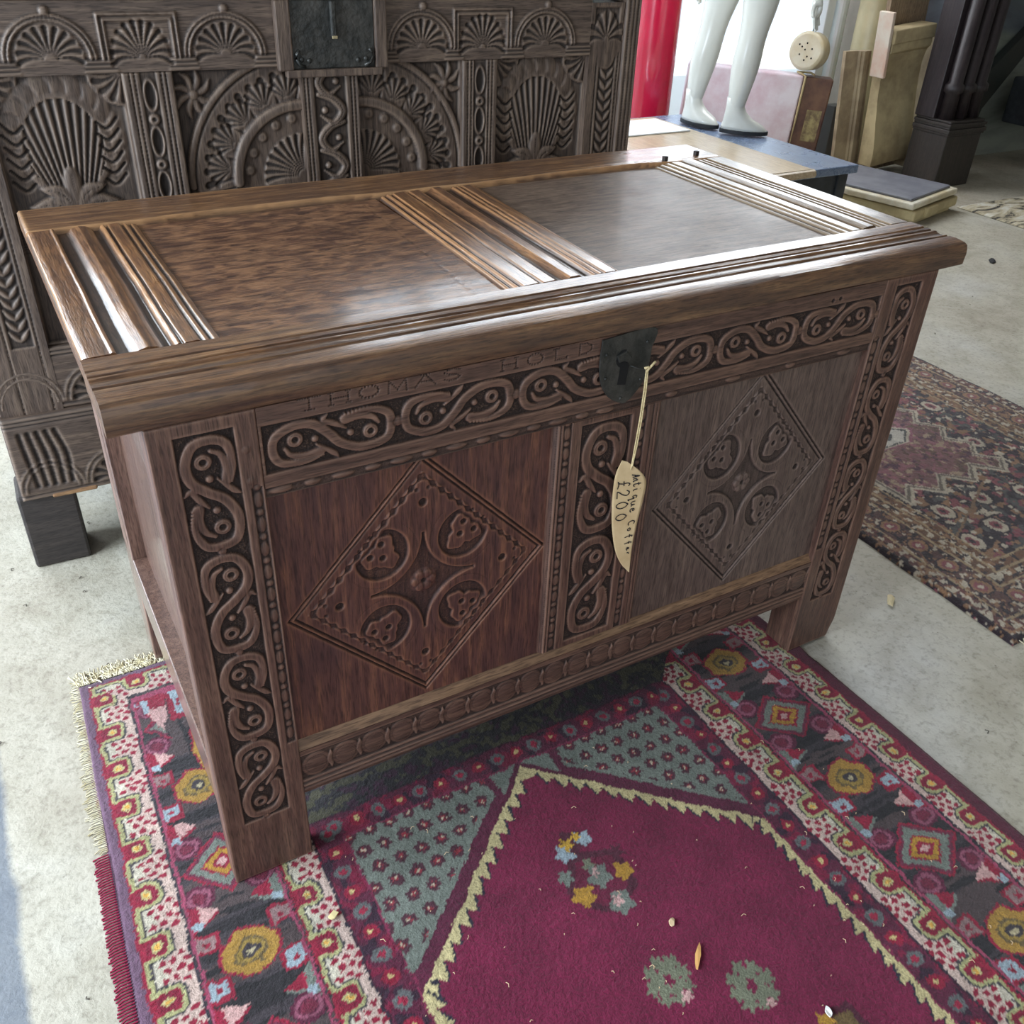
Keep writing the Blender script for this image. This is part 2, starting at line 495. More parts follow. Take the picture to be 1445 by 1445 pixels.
# concrete floor
def floor_mat():
    m_, nt, b = new_mat('concrete')
    L = nt.links
    tc = N_(nt, 'ShaderNodeTexCoord')
    n1 = N_(nt, 'ShaderNodeTexNoise', i_Scale=1.3, i_Detail=6.0, i_Roughness=0.6)
    n2 = N_(nt, 'ShaderNodeTexNoise', i_Scale=90.0, i_Detail=4.0, i_Roughness=0.7)
    n3 = N_(nt, 'ShaderNodeTexNoise', i_Scale=9.0, i_Detail=6.0, i_Roughness=0.65, i_Distortion=0.6)
    vo = N_(nt, 'ShaderNodeTexVoronoi', i_Scale=42.0)
    for n in (n1, n2, n3, vo): L.new(tc.outputs['Object'], n.inputs['Vector'])
    c = ramp(nt, [(0.35, lin(176, 167, 150)), (0.52, lin(190, 184, 168)), (0.7, lin(196, 193, 186))], n1.outputs[0]).outputs[0]
    c3 = ramp(nt, [(0.35, (0.74, 0.72, 0.68, 1)), (0.6, (1, 1, 1, 1))], n3.outputs[0]).outputs[0]
    c = mixc(nt, 0.8, c, c3, 'MULTIPLY')
    c2 = ramp(nt, [(0.30, (0.62, 0.6, 0.58, 1)), (0.5, (1, 1, 1, 1))], n2.outputs[0]).outputs[0]
    c = mixc(nt, 0.8, c, c2, 'MULTIPLY')
    sp = ramp(nt, [(0.05, (0.35, 0.33, 0.3, 1)), (0.10, (1, 1, 1, 1))], vo.outputs['Distance']).outputs[0]
    nm = N_(nt, 'ShaderNodeTexNoise', i_Scale=6.0); L.new(tc.outputs['Object'], nm.inputs['Vector'])
    mk = ramp(nt, [(0.5, (0, 0, 0, 1)), (0.6, (1, 1, 1, 1))], nm.outputs[0]).outputs[0]
    mm = N_(nt, 'ShaderNodeMath', operation='MULTIPLY', i_1=0.7); L.new(mk, mm.inputs[0])
    c = mixc(nt, mm.outputs[0], c, sp, 'MULTIPLY')
    # floor turns blue-grey to the left, with a slightly ragged edge
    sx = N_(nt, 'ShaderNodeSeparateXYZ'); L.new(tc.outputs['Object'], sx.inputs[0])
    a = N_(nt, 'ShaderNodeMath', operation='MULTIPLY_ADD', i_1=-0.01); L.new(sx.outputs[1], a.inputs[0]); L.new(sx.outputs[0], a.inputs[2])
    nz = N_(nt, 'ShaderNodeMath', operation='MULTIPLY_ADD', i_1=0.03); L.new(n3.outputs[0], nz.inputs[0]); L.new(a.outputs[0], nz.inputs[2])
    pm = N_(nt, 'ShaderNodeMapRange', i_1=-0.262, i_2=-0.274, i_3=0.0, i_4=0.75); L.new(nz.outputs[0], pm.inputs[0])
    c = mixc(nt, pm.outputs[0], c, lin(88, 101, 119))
    L.new(c, b.inputs['Base Color'])
    b.inputs['Roughness'].default_value = 0.62
    ad = N_(nt, 'ShaderNodeMath', operation='ADD'); L.new(n2.outputs[0], ad.inputs[0]); L.new(n3.outputs[0], ad.inputs[1])
    bp = N_(nt, 'ShaderNodeBump', i_Strength=0.5, i_Distance=0.003); L.new(ad.outputs[0], bp.inputs['Height'])
    L.new(bp.outputs[0], b.inputs['Normal'])
    return m_


def rug_mat(name, rough=0.95):
    m_, nt, b = new_mat(name)
    L = nt.links
    tc = N_(nt, 'ShaderNodeTexCoord')
    at = N_(nt, 'ShaderNodeVertexColor', layer_name='Col')
    n = N_(nt, 'ShaderNodeTexNoise', i_Scale=330.0, i_Detail=3.0, i_Roughness=0.7)
    L.new(tc.outputs['Object'], n.inputs['Vector'])
    n2 = N_(nt, 'ShaderNodeTexNoise', i_Scale=14.0, i_Detail=4.0)
    L.new(tc.outputs['Object'], n2.inputs['Vector'])
    r1 = ramp(nt, [(0.3, (0.62, 0.62, 0.62, 1)), (0.65, (1.1, 1.1, 1.1, 1))], n.outputs[0]).outputs[0]
    r2 = ramp(nt, [(0.35, (0.82, 0.82, 0.82, 1)), (0.65, (1.06, 1.06, 1.06, 1))], n2.outputs[0]).outputs[0]
    c = mixc(nt, 1.0, at.outputs[0], r1, 'MULTIPLY')
    c = mixc(nt, 1.0, c, r2, 'MULTIPLY')
    L.new(c, b.inputs['Base Color'])
    b.inputs['Roughness'].default_value = rough
    b.inputs['Specular IOR Level'].default_value = 0.15
    b.inputs['Sheen Weight'].default_value = 0.25; b.inputs['Sheen Roughness'].default_value = 0.5
    bp = N_(nt, 'ShaderNodeBump', i_Strength=0.7, i_Distance=0.003); L.new(n.outputs[0], bp.inputs['Height'])
    L.new(bp.outputs[0], b.inputs['Normal'])
    return m_


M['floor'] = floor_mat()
M['rug'] = rug_mat('rug_pile')

# ------------------------------------------------------------------ the room
FZ = -0.007
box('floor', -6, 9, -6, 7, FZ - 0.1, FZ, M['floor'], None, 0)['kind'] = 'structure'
M['wall'] = plain('lime_wall', lin(196, 190, 176), 0.9, lin(176, 170, 156), 3, 0.2, 30)
M['ceil'] = plain('ceiling_board', lin(150, 142, 132), 0.9, lin(120, 112, 104), 2)
M['white_paint'] = plain('white_frame_paint', lin(224, 228, 226), 0.5)
box('ceiling', -3.2, 8, -3.6, 3.62, 3.0, 3.1, M['ceil'], None, 0)['kind'] = 'structure'
bm = bmesh.new()
for (x0, x1, z0, z1) in ((-3.2, -1.75, FZ, 3.0), (-1.75, -0.25, FZ, 1.15), (-1.75, -0.25, 2.8, 3.0), (-0.25, 1.42, FZ, 3.0)):
    bm_box(bm, x0, x1, 3.5, 3.62, z0, z1)
o = bm_obj('wall_back', bm, M['wall']); o['kind'] = 'structure'


box('wall_front', 1.2, 8, -3.6, -3.5, FZ, 3.0, M['wall'], None, 0)['kind'] = 'structure'
box('wall_far_right', 7.9, 8.0, -3.5, 2.78, FZ, 3.0, M['wall'], None, 0)['kind'] = 'structure'


def mural_mat():
    m_, nt, b = new_mat('mural_print')
    L = nt.links
    tc = N_(nt, 'ShaderNodeTexCoord')
    sx = N_(nt, 'ShaderNodeSeparateXYZ'); L.new(tc.outputs['Object'], sx.inputs[0])
    n = N_(nt, 'ShaderNodeTexNoise', i_Scale=2.2, i_Detail=6.0, i_Roughness=0.6, i_Distortion=0.5)
    mp = N_(nt, 'ShaderNodeMapping'); mp.inputs['Scale'].default_value = (0.8, 1, 2.4)
    mp.inputs['Rotation'].default_value = (0, -0.25, 0)
    L.new(tc.outputs['Object'], mp.inputs[0]); L.new(mp.outputs[0], n.inputs['Vector'])
    snow = ramp(nt, [(0.34, lin(84, 88, 84)), (0.5, lin(122, 128, 120)), (0.66, lin(150, 154, 144))], n.outputs[0]).outputs[0]
    sky = ramp(nt, [(0.35, lin(70, 76, 84)), (0.65, lin(100, 108, 116))], n.outputs[0]).outputs[0]
    z = N_(nt, 'ShaderNodeMath', operation='MULTIPLY_ADD', i_1=0.12); L.new(n.outputs[0], z.inputs[0]); L.new(sx.outputs[2], z.inputs[2])
    f = N_(nt, 'ShaderNodeMapRange', i_1=0.70, i_2=0.74); L.new(z.outputs[0], f.inputs[0])
    L.new(mixc(nt, f.outputs[0], snow, sky), b.inputs['Base Color'])
    b.inputs['Roughness'].default_value = 0.5
    return m_


o = box('wall_right', 4.62, 8.0, 2.78, 2.95, FZ, 3.0, mural_mat(), None, 0); o['kind'] = 'structure'
o = box('wall_corner', 4.62, 4.75, 2.951, 3.62, FZ, 3.0, M['wall'], None, 0); o['kind'] = 'structure'
# shop window: frame, mullions, glass
gl, nt, b = new_mat('window_glass')
b.inputs['Base Color'].default_value = (0.95, 0.98, 1, 1); b.inputs['Roughness'].default_value = 0.0
b.inputs['Transmission Weight'].default_value = 1.0; b.inputs['IOR'].default_value = 1.01
win = empty('window_1', (2.9, 3.55, FZ)); win['kind'] = 'structure'
bm = bmesh.new()
for (x0, x1, z0, z1) in ((-1.48, 1.72, 0, 0.06), (-1.48, 1.72, 2.8, 3.0), (-1.48, -1.40, 0.06, 2.8), (1.64, 1.72, 0.06, 2.8)):
    bm_box(bm, x0, x1, -0.04, 0.04, z0, z1, 0.004)
bm_obj('window_frame', bm, M['white_paint'], win)
for x in (-0.95,):
    box('mullion', x - 0.03, x + 0.03, -0.03, 0.03, 0.06, 2.8, M['white_paint'], win, 0.004)
for x0, x1 in ((-1.40, -0.98), (-0.92, 1.64)):
    box('pane', x0, x1, -0.003, 0.003, 0.06, 2.8, gl, win, 0)
win2 = empty('window_2', (-1.0, 3.55, 1.15)); win2['kind'] = 'structure'  # unseen window, added so the lid coves catch bright reflections
bm = bmesh.new()
for (x0, x1, z0, z1) in ((-.75, .75, 0, .06), (-.75, .75, 1.59, 1.65), (-.75, -.69, .06, 1.59), (.69, .75, .06, 1.59), (-.02, .02, .06, 1.59)):
    bm_box(bm, x0, x1, -.04, .04, z0, z1, .004)
bm_obj('window_frame', bm, M['white_paint'], win2)  # frame of the added unseen window
for x0, x1 in ((-.69, -.02), (.02, .69)): box('pane', x0, x1, -.003, .003, .06, 1.59, gl, win2, 0)  # panes of the added unseen window
# bright pale pavement outside the window
o = box('pavement', -3, 8, 3.7, 6.99, FZ, FZ + 0.03, plain('pavement_stone', lin(226, 226, 222), 0.9), None, 0); o['kind'] = 'structure'
# white window jamb and the cream pipe in the corner
trim = box('trim_1', 4.27, 4.33, 3.25, 3.31, FZ, 3.0, M['white_paint'], None, 0.006); trim['kind'] = 'structure'
trim = box('trim_2', 4.35, 4.41, 3.22, 3.30, FZ, 3.0, M['white_paint'], None, 0.02); trim['kind'] = 'structure'
M['cream'] = plain('cream_gloss_paint', lin(206, 194, 152), 0.35, lin(190, 178, 138), 6)
tube('cream_column', [(4.42, 3.04, FZ), (4.42, 3.04, 0.12), (4.42, 3.04, 3.0)], 0.095, M['cream'], None, 40)
tag(bpy.data.objects['cream_column'], 'round cream painted column rising behind the suitcase', 'column')

# ------------------------------------------------------------------ carving patterns
def scroll_unit(R, P, W, Ln, mirror=False, seed=0):
    """one S-scroll: P(a, t) -> (u, v) maps a in [-1, 1] across, t in [0, 1] along"""
    s = -1 if mirror else 1
    S = [(0.72, 0.42, .05), (0.82, 0.28, .14), (0.70, 0.12, .18), (0.2, 0.06, .19), (-0.42, 0.085, .19), (-0.76, .22, .20), (-0.66, .36, .20), (-.15, .47, .20),
         (.40, .56, .20), (.76, .72, .20), (.62, .90, .19), (.1, .945, .19), (-.5, .92, .18), (-.82, .77, .14), (-.80, .60, .05)]
    c = spline(S, 110)
    def pp(a, t): return P(s * a, t)
    def ln(pts, edge=0.0010, top=-0.0006, rnd=0.0006, n=40):
        q = spline(pts, n)
        uv = np.array([pp(a, t) for a, t in q[:, :2]])
        R.raise_line(np.column_stack([uv, q[:, 2] * W]), top=top, edge=edge, rnd=rnd)
    # leaves behind the eyes
    ln([(0.55, .40, .20), (0.62, .30, .17), (.45, .19, .12), (.15, .15, .08)], n=20)
    ln([(-0.58, .60, .22), (-.62, .70, .18), (-.45, .80, .13), (-.15, .85, .08)], n=20)
    ln([(-.95, .47, .05), (-.72, .44, .12), (-.45, .53, .12), (-.2, .60, .05)], n=20)
    ln([(.95, .53, .05), (.76, .50, .12), (.5, .44, .10), (.25, .38, .05)], n=20)
    for (a, t, r) in ((-.16, .225, .31), (.16, .785, .31)):
        u, v = pp(a, t); R.disc(u, v, r * W, top=-0.0004, dome=0.0008)
        R.pit(u, v, .12 * W, 0.0035)
        u2, v2 = pp(a, t)
        th = np.linspace(0.3, 2 * PI * 0.8, 26)
        R.groove(np.column_stack([u + np.cos(th) * .22 * W, v + np.sin(th) * .22 * W]), 0.0004, 0.001, dirt=.5)
    for (a, t) in ((-.02, .37), (.05, .635)):
        u, v = pp(a, t); R.disc(u, v, .14 * W, top=-0.0004, dome=0.0012)
    uv = np.array([pp(a, t) for a, t in c[:, :2]])
    R.raise_line(np.column_stack([uv, c[:, 2] * W]), top=0.0, edge=0.0010, rnd=0.0005)
    off = np.array([pp(a, t) for a, t in c[:, :2]])


def beads(R, u0, u1, v0, v1, along='v', period=0.034):
    """alternating carved reels and leaf nicks down a narrow strip"""
    R.sink(u0, u1, v0, v1, 0.0022, 0.0006, 0.75)
    ln = (v1 - v0) if along == 'v' else (u1 - u0)
    n = int(ln / period)
    for i in range(n):
        t = (i + .5) / n * ln
        for dt, rl, k in ((0, 0.30, 1.0), (0.5, 0.13, .9)):
            c = t + dt * ln / n
            if along == 'v':
                R.disc((u0 + u1) / 2, v0 + c, (u1 - u0) * .42 * k, -0.0003, 0.0008, 0.0012, ry=period * rl)
            else:
                R.disc(u0 + c, (v0 + v1) / 2, period * rl, -0.0003, 0.0008, 0.0012, ry=(v1 - v0) * .42 * k)


GLYPH = {  # single-stroke capitals and hand, unit box
    'T': [[(0, 1), (1, 1)], [(.5, 1), (.5, 0)], [(.3, 0), (.7, 0)]],
    'H': [[(.1, 0), (.1, 1)], [(.9, 0), (.9, 1)], [(.1, .5), (.9, .5)], [(0, 0), (.2, 0)], [(.8, 0), (1, 0)], [(0, 1), (.2, 1)], [(.8, 1), (1, 1)]],
    'O': [[(.5 + .45 * math.cos(t * PI / 8), .5 + .5 * math.sin(t * PI / 8)) for t in range(17)]],
    'M': [[(.05, 0), (.1, 1), (.5, .2), (.9, 1), (.95, 0)]],
    'A': [[(0, 0), (.5, 1), (1, 0)], [(.2, .4), (.8, .4)], [(.3, 1), (.7, 1)]],
    'S': [[(.9, .85), (.6, 1), (.25, .95), (.1, .75), (.35, .55), (.7, .45), (.9, .25), (.7, .03), (.35, 0), (.1, .15)]],
    'L': [[(.2, 1), (.2, 0), (.9, 0), (.9, .15)], [(.05, 1), (.4, 1)]],
    'D': [[(.15, 0), (.15, 1), (.6, .97), (.9, .7), (.9, .3), (.6, .03), (.15, 0)]],
}


def punched_text(R, s, u, v, h_, wd, gap):
    for ch in s:
        if ch in GLYPH:
            for st in GLYPH[ch]:
                for (x0, y0), (x1, y1) in zip(st[:-1], st[1:]):
                    L_ = math.hypot((x1 - x0) * wd, (y1 - y0) * h_)
                    n = max(1, int(L_ / 0.0026))
                    for i in range(n + 1):
                        R.pit(u + (x0 + (x1 - x0) * i / n) * wd, v + (y0 + (y1 - y0) * i / n) * h_, 0.0009, 0.0016, 0.0006)
        u += wd + gap


# ------------------------------------------------------------------ the carved oak coffer in front
ST = 0.001
H1 = 0.752
chest = empty('oak_coffer', (0, 0, 0))
tag(chest, 'carved dark oak coffer with a two-panel lid and diamond-carved front, standing on the wine-red rug', 'chest')
X, Y, Z = (1, 0, 0), (0, 1, 0), (0, 0, 1)
NF = (0, -1, 0)


def stile_relief(W_, cu0, cu1, cv0, cv1, strip, units=4, first=False, seed=1):
    R = Relief(W_, H1, ST)
    R.sink(cu0, cu1, cv0, cv1, 0.0042, 0.0008)
    n = (cv1 - cv0) / units
    cx = (cu0 + cu1) / 2; hw = (cu1 - cu0) / 2
    for i in range(units):
        v1 = cv1 - i * n
        scroll_unit(R, lambda a, t: (cx + a * hw, v1 - t * n), hw, n, mirror=(i % 2 == 1) ^ first)
        R.disc(cx, v1 - n + .001, hw * .16, -0.0004, dome=.001)
    if strip: beads(R, strip[0], strip[1], 0.245, 0.655)
    R.edge_round(0.0025)
    R.punch(0.0005, seed); R.rough(0.00025, seed, 70, 5)
    return R


R = stile_relief(0.1155, 0.027, 0.090, 0.118, 0.735, (0.1005, 0.1125), 4, False, 1)
# peg heads and nail holes in the left stile
for u, v in ((0.100, 0.705), (0.101, 0.665), (0.095, 0.18)): R.disc(u, v, 0.0045, 0.0006, 0.0006, 0.0005)
board('front_stile', R, (0, 0, 0), X, Z, NF, 0.034, M['oak_v'], chest)
R = stile_relief(0.1155, 0.026, 0.083, 0.118, 0.738, (0.004, 0.018), 4, True, 2)
d = np.clip((0.055 - R.V) / 0.055, 0, 1) * np.clip((R.U - 0.1) / 0.0155, 0, 1)
R.H -= 0.012 * d * d
board('front_stile', R, (1.0845, 0, 0), X, Z, NF, 0.062, M['oak_v'], chest)

# top rail
TW = 1.0845 - 0.1155
R = Relief(TW, H1 - 0.637, ST)
z0 = 0.637
R.sink(0.004, 0.965, 0.668 - z0, 0.728 - z0, 0.0042, 0.0008)
nU = 6; L_ = 0.961 / nU; cz = 0.698 - z0; hw = 0.030
for i in range(nU):
    u0 = 0.004 + i * L_
    scroll_unit(R, lambda a, t: (u0 + t * L_, cz + a * hw), hw, L_, mirror=(i % 2 == 0))
    R.disc(u0 + L_, cz, hw * .22, -0.0004, dome=.001)
# plain seat under the lock plate
# lower moulding with long and short leaf nicks
R.sink(0.0, TW, 0.0, 0.0125, 0.003, 0.0008, 0.5)
n = 26
for i in range(n):
    c = (i + .5) * TW / n
    if c > 0.50 and i % 3: continue
    R.disc(c, 0.007, 0.010 if i % 2 else 0.014, -0.0003, 0.0009, 0.0016, ry=0.0048)
punched_text(R, 'THOMAS', 0.047, 0.737 - z0, 0.0145, 0.0255, 0.0095)
punched_text(R, 'HOLD', 0.300, 0.7345 - z0, 0.0145, 0.024, 0.013)
R.pit(0.86, 0.736 - z0, 0.003, 0.002); R.pit(0.875, 0.737 - z0, 0.003, 0.002)
R.punch(0.0005, 3); R.rough(0.00025, 4, 5, 70)
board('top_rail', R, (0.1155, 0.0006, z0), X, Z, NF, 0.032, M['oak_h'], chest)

# bottom rail: carved band between z .15 and .215, sloping chamfer above, moulding below
R = Relief(TW, 0.088, ST)
z0 = 0.130
R.H -= 0.0035 * sstep(0.026, 0.022, R.V)
R.H += 0.0035 * np.exp(-((R.V - 0.017) / 0.003) ** 2) + 0.002 * np.exp(-((R.V - 0.008) / 0.003) ** 2)
R.sink(0.0, TW, 0.030, 0.078, 0.0030, 0.0008, 0.6)
n = 22
for i in range(n):
    c = (i + .5) * TW / n; hw = TW / n / 2
    R.disc(c, 0.053, hw * .96, -0.0003, 0.001, 0.0018, ry=0.0225)
    th = np.linspace(0, 2 * PI, 40)
    R.groove(np.column_stack([c + np.cos(th) * hw * .72, 0.053 + np.sin(th) * 0.0165]), 0.0005, 0.0012)
    cc = c + hw
    for a in np.linspace(-1, 1, 15):
        R.disc(cc + a * 0.0, 0.053 + a * 0.017, 0.0055 * (1 - abs(a)) + 0.0006, -0.0004, 0.0006, 0.0)
R.punch(0.0004, 5); R.rough(0.00025, 6, 5, 70)
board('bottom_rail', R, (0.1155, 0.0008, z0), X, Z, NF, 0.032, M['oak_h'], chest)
M['chamfer'] = wood('worn_chamfer_oak', 'x', rough=0.5, dark=lin(96, 70, 52), mid=lin(136, 104, 78), light=lin(168, 134, 102), patch=0.3)
sweep('rail_chamfer', [(0.002, 0.0), (0.003, 0.0008), (0.0175, 0.0195), (0.0175, 0.0205), (0.033, 0.0205), (0.033, 0.0)], (0.1155, 0, 0.218), X, TW, 90, Y, Z,
      M['chamfer'], chest, jit=0.0008)

# middle muntin
MX0, MX1 = 0.502, 0.680
R = Relief(MX1 - MX0, 0.637 - 0.236, ST)
cz0 = 0.012; cz1 = 0.392
R.sink(0.043, 0.125, cz0, cz1, 0.0042, 0.0008)
for i in range(2):
    n = (cz1 - cz0) / 2; v1 = cz1 - i * n
    scroll_unit(R, lambda a, t: (0.084 + a * 0.039, v1 - t * n), 0.039, n, mirror=(i % 2 == 1))
beads(R, 0.0135, 0.0265, 0.0, 0.401, period=.03)
beads(R, 0.139, 0.151, 0.0, 0.401, period=.03)
for u in (0.004, 0.009, 0.1615, 0.168): R.groove([(u, y) for y in np.linspace(0, .401, 300)], 0.0007, 0.0018, dirt=.6)
R.H -= 0.006 * sstep(0.006, 0.0, R.U) + 0.006 * sstep(0.170, 0.178, R.U)
R.punch(0.0005, 7); R.rough(0.00025, 8, 70, 5)
board('muntin', R, (MX0, 0.0008, 0.236), X, Z, NF, 0.03, M['oak_v'], chest)


def diamond_panel(W_, H_, cx, cz, ax, az, seed):
    R = Relief(W_, H_, ST * 1.15)
    x = (R.U - cx); z = (R.V - cz)
    q = np.abs(x) / ax + np.abs(z) / az
    dperp = (q - 1) * (ax * az / math.hypot(ax, az))         # distance to the outer diamond edge
    for off in (0.0, -0.006):
        t = sstep(0.0019, 0.0009, np.abs(dperp - off))
        R.H -= 0.0036 * t; R.D = np.maximum(R.D, t * 0.9)
    R.H -= 0.0016 * sstep(-0.006, -0.008, dperp)
    inner = -0.0185
    ti = sstep(inner + .001, inner - .001, dperp)
    # notched rim just inside the border
    s = (x / ax * az - z / az * ax)
    sc_ = 0.5 + 0.5 * np.cos((np.where(x * z > 0, x / ax - z / az, x / ax + z / az)) * 46)
    rim = sstep(0.0012, -0.0005, np.abs(dperp - inner + .0035) - 0.0036 * sc_)
    R.H += 0.0016 * ti
    R.H -= 0.0028 * rim; R.D = np.maximum(R.D, rim * 0.45)
    ix = ax * (1 + inner / (ax * az / math.hypot(ax, az))); iz = az * ix / ax
    nx = x / ix; nz = z / iz
    dq = np.hypot(np.abs(nx) - .47, np.abs(nz) - .47)
    st = sstep(.452, .472, dq) * (np.maximum(np.abs(nx), np.abs(nz)) < .47)
    R.H -= 0.0046 * st; R.D = np.maximum(R.D, st * 0.5)
    # rosette
    R.disc(cx, cz, .125 * ix, -0.0022, dome=.0022)
    for k in range(6):
        a = k * PI / 3
        R.disc(cx + math.cos(a) * .07 * ix, cz + math.sin(a) * .07 * ix, .042 * ix, -0.0008, dome=.0012)
    R.pit(cx, cz, .022 * ix, 0.002)
    # four C scrolls opening outwards, an eyed leaf in each
    for sx in (-1, 1):
        for sz in (-1, 1):
            c = np.array([cx + sx * .36 * ix, cz + sz * .36 * iz])
            ang = math.atan2(sz * 1.0, sx * 1.0)
            k = R.win(c[0] - .26 * ix, c[0] + .26 * ix, c[1] - .26 * iz, c[1] + .26 * iz)
            lu = (R.U[k] - c[0]) / ix; lv = (R.V[k] - c[1]) / iz
            al_ = lu * math.cos(ang) + lv * math.sin(ang)
            rr = np.hypot(lu, lv)
            hol = sstep(.235, .215, rr) * sstep(.17, .10, al_)
            leaf = sstep(.150, .135, rr + .034 * np.cos(3 * (np.arctan2(lv, lu) - ang)) + .008 * np.cos(9 * np.arctan2(lv, lu)))
            R.H[k] -= .0040 * hol * (1 - leaf) + .0008 * hol * leaf
            R.D[k] = np.maximum(R.D[k], hol * (1 - leaf) * .65)
            th = np.linspace(ang + PI * .45, ang + 2 * PI - PI * .45, 60)
            R.groove(np.column_stack([c[0] + np.cos(th) * .300 * ix, c[1] + np.sin(th) * .300 * iz]), .0006, .0010, dirt=.3)
            for k_, (dr, da) in enumerate(((.03, 2.6), (.10, .75), (.10, -.75))):
                R.pit(c[0] + math.cos(ang + da) * dr * ix, c[1] + math.sin(ang + da) * dr * iz, .026 * ix, 0.0034, dirt=.85)
            for da in (.35, -.35):
                R.pit(c[0] + math.cos(ang + da) * .20 * ix, c[1] + math.sin(ang + da) * .20 * iz, .018 * ix, 0.0022, dirt=.6)
    for sx, sz in ((1, 0), (-1, 0), (0, 1), (0, -1)):
        R.pit(cx + sx * .74 * ix, cz + sz * .74 * iz, .034 * ix, 0.0036)
        th = np.linspace(0, 2 * PI, 30)
        for k in (-1, 1):
            pu = cx + sx * .86 * ix + (k * .05 * ix if sz else 0); pv = cz + sz * .86 * iz + (k * .05 * iz if sx else 0)
            R.pit(pu, pv, .016 * ix, 0.0016, dirt=.5)
    R.punch(0.0004, seed); R.rough(0.0003, seed + 1, 60, 5)
    return R


for (x0, x1, cx, cz, ax, az, sd) in ((0.110, 0.506, .314, .441, .188, .199, 11), (0.674, 1.090, .878, .441, .180, .199, 15)):
    R = diamond_panel(x1 - x0, 0.41, cx - x0, cz - 0.232, ax, az, sd)
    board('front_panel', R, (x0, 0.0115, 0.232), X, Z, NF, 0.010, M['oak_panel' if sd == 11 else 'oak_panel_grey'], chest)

# ends
for sx, x in ((-1, 0.0), (1, 1.2)):
    def bx(nm, a0, a1, y0, y1, zz0, zz1, mt, bev=.002):
        xa, xb = (x + a0, x + a1) if sx < 0 else (x - a1, x - a0)
        return box(nm, xa, xb, y0, y1, zz0, zz1, mt, chest, bev)
    bx('side_panel', 0.024, 0.034, 0.030, 0.54, 0.20, H1 - .002, M['oak_side'], 0)
    ys_ = 0.0345 if sx < 0 else 0.0625
    bx('side_rail', 0.0, 0.034, ys_, 0.535, 0.150, 0.232, M['oak_side'])
    bx('side_rail', 0.0, 0.034, ys_, 0.535, 0.69, H1 - .001, M['oak_side'])
    Rs = Relief(0.080, H1, 0.002)
    for u, d in ((0.010, .003), (0.024, .004), (0.038, .003), (0.052, .003)):
        k = Rs.V > 0.235
        Rs.H -= d * np.exp(-((Rs.U - u) / 0.0028) ** 2) * k; Rs.D = np.maximum(Rs.D, .6 * np.exp(-((Rs.U - u) / 0.0022) ** 2) * k)
    Rs.edge_round(.003)
    if sx < 0: board('back_stile', Rs, (0, 0.615, 0), (0, -1, 0), Z, (-1, 0, 0), 0.034, M['oak_side'], chest)
    else: board('back_stile', Rs, (1.2, 0.535, 0), Y, Z, X, 0.034, M['oak_side'], chest)
box('back_panel', 0.034, 1.166, 0.590, 0.600, 0.15, H1 - .002, M['oak_side'], chest, 0)
box('bottom_board', 0.034, 1.166, 0.034, 0.59, 0.165, 0.177, M['oak_side'], chest, 0)

# lid ------------------------------------------------------------------
LT = 0.790
front_prof = [(0.001, 0.0), (-0.0022, 0.003), (-0.003, 0.010), (-0.0032, 0.020), (-0.0025, 0.0275), (-0.0005, 0.0325), (0.004, 0.0352), (0.010, 0.0362), (0.022, 0.0372), (0.034, 0.0370), (0.0365, 0.0350),
              (0.039, 0.0350), (0.041, 0.0372), (0.045, 0.0352), (0.052, 0.0346), (0.058, 0.0356), (0.0605, 0.0376), (0.064, 0.0376), (0.0655, 0.0345), (0.070, 0.0345),
              (0.0715, 0.0372), (0.078, 0.0378), (0.0795, 0.0350), (0.084, 0.0350), (0.0855, 0.0374), (0.096, 0.0380), (0.112, 0.0380), (0.1145, 0.0365),
              (0.1155, 0.030), (0.1155, 0.0)]
sweep('lid_front_rail', front_prof, (-0.034, 0, H1), X, 1.284, 150, Y, Z, M['lid_h'], chest, jit=0.0022, seed=5,
      dirt=[.5, .5, .5, .48, .42, .25] + [.05 if p_[1] > .0354 else .5 for p_ in front_prof[6:-2]] + [.5, .5])  # front face and grooves set darker than the rail's top
# back rail: its front arris is broken away over the two panels
R = Relief(1.284, 0.118, 0.003)
edge = 0.010 * sstep(0.13, 0.30, R.U) * sstep(0.60, 0.45, R.U) + 0.012 * sstep(0.70, 0.95, R.U) * sstep(1.17, 1.05, R.U)
edge += 0.004 * vnoise(R.U, R.V * 0, 14, 9)
R.H -= 0.009 * sstep(edge + .002, edge - .002, R.V)
R.H -= 0.0018 * np.exp(-((R.V - edge - 0.012) / .0016) ** 2) * sstep(0.66, 0.72, R.U)
R.edge_round(0.004); R.rough(0.0005, 21, 3, 30)
board('lid_back_rail', R, (-0.034, 0.584, LT), X, Y, Z, 0.026, M['lid_h'], chest)


def prof_relief(Wd, Ln, pts, seed):
    R = Relief(Wd, Ln, 0.0011)
    R.v = np.linspace(0, Ln, 70); R.nv = 70
    R.U, R.V = np.meshgrid(R.u, R.v); R.D = np.zeros_like(R.U)
    p = np.array(pts)
    wob = (vnoise(R.V, R.V * 0, 10, seed) - .5) * 0.0016
    R.H = np.interp(R.U + wob, p[:, 0], p[:, 1] * 1.3)
    h0 = R.H.copy()
    R.D = np.clip((-h0 - .0034) / .003, 0, 1) * 0.7
    R.H += (vnoise(R.U, R.V, 22, seed) - .5) * 0.0008
    return R


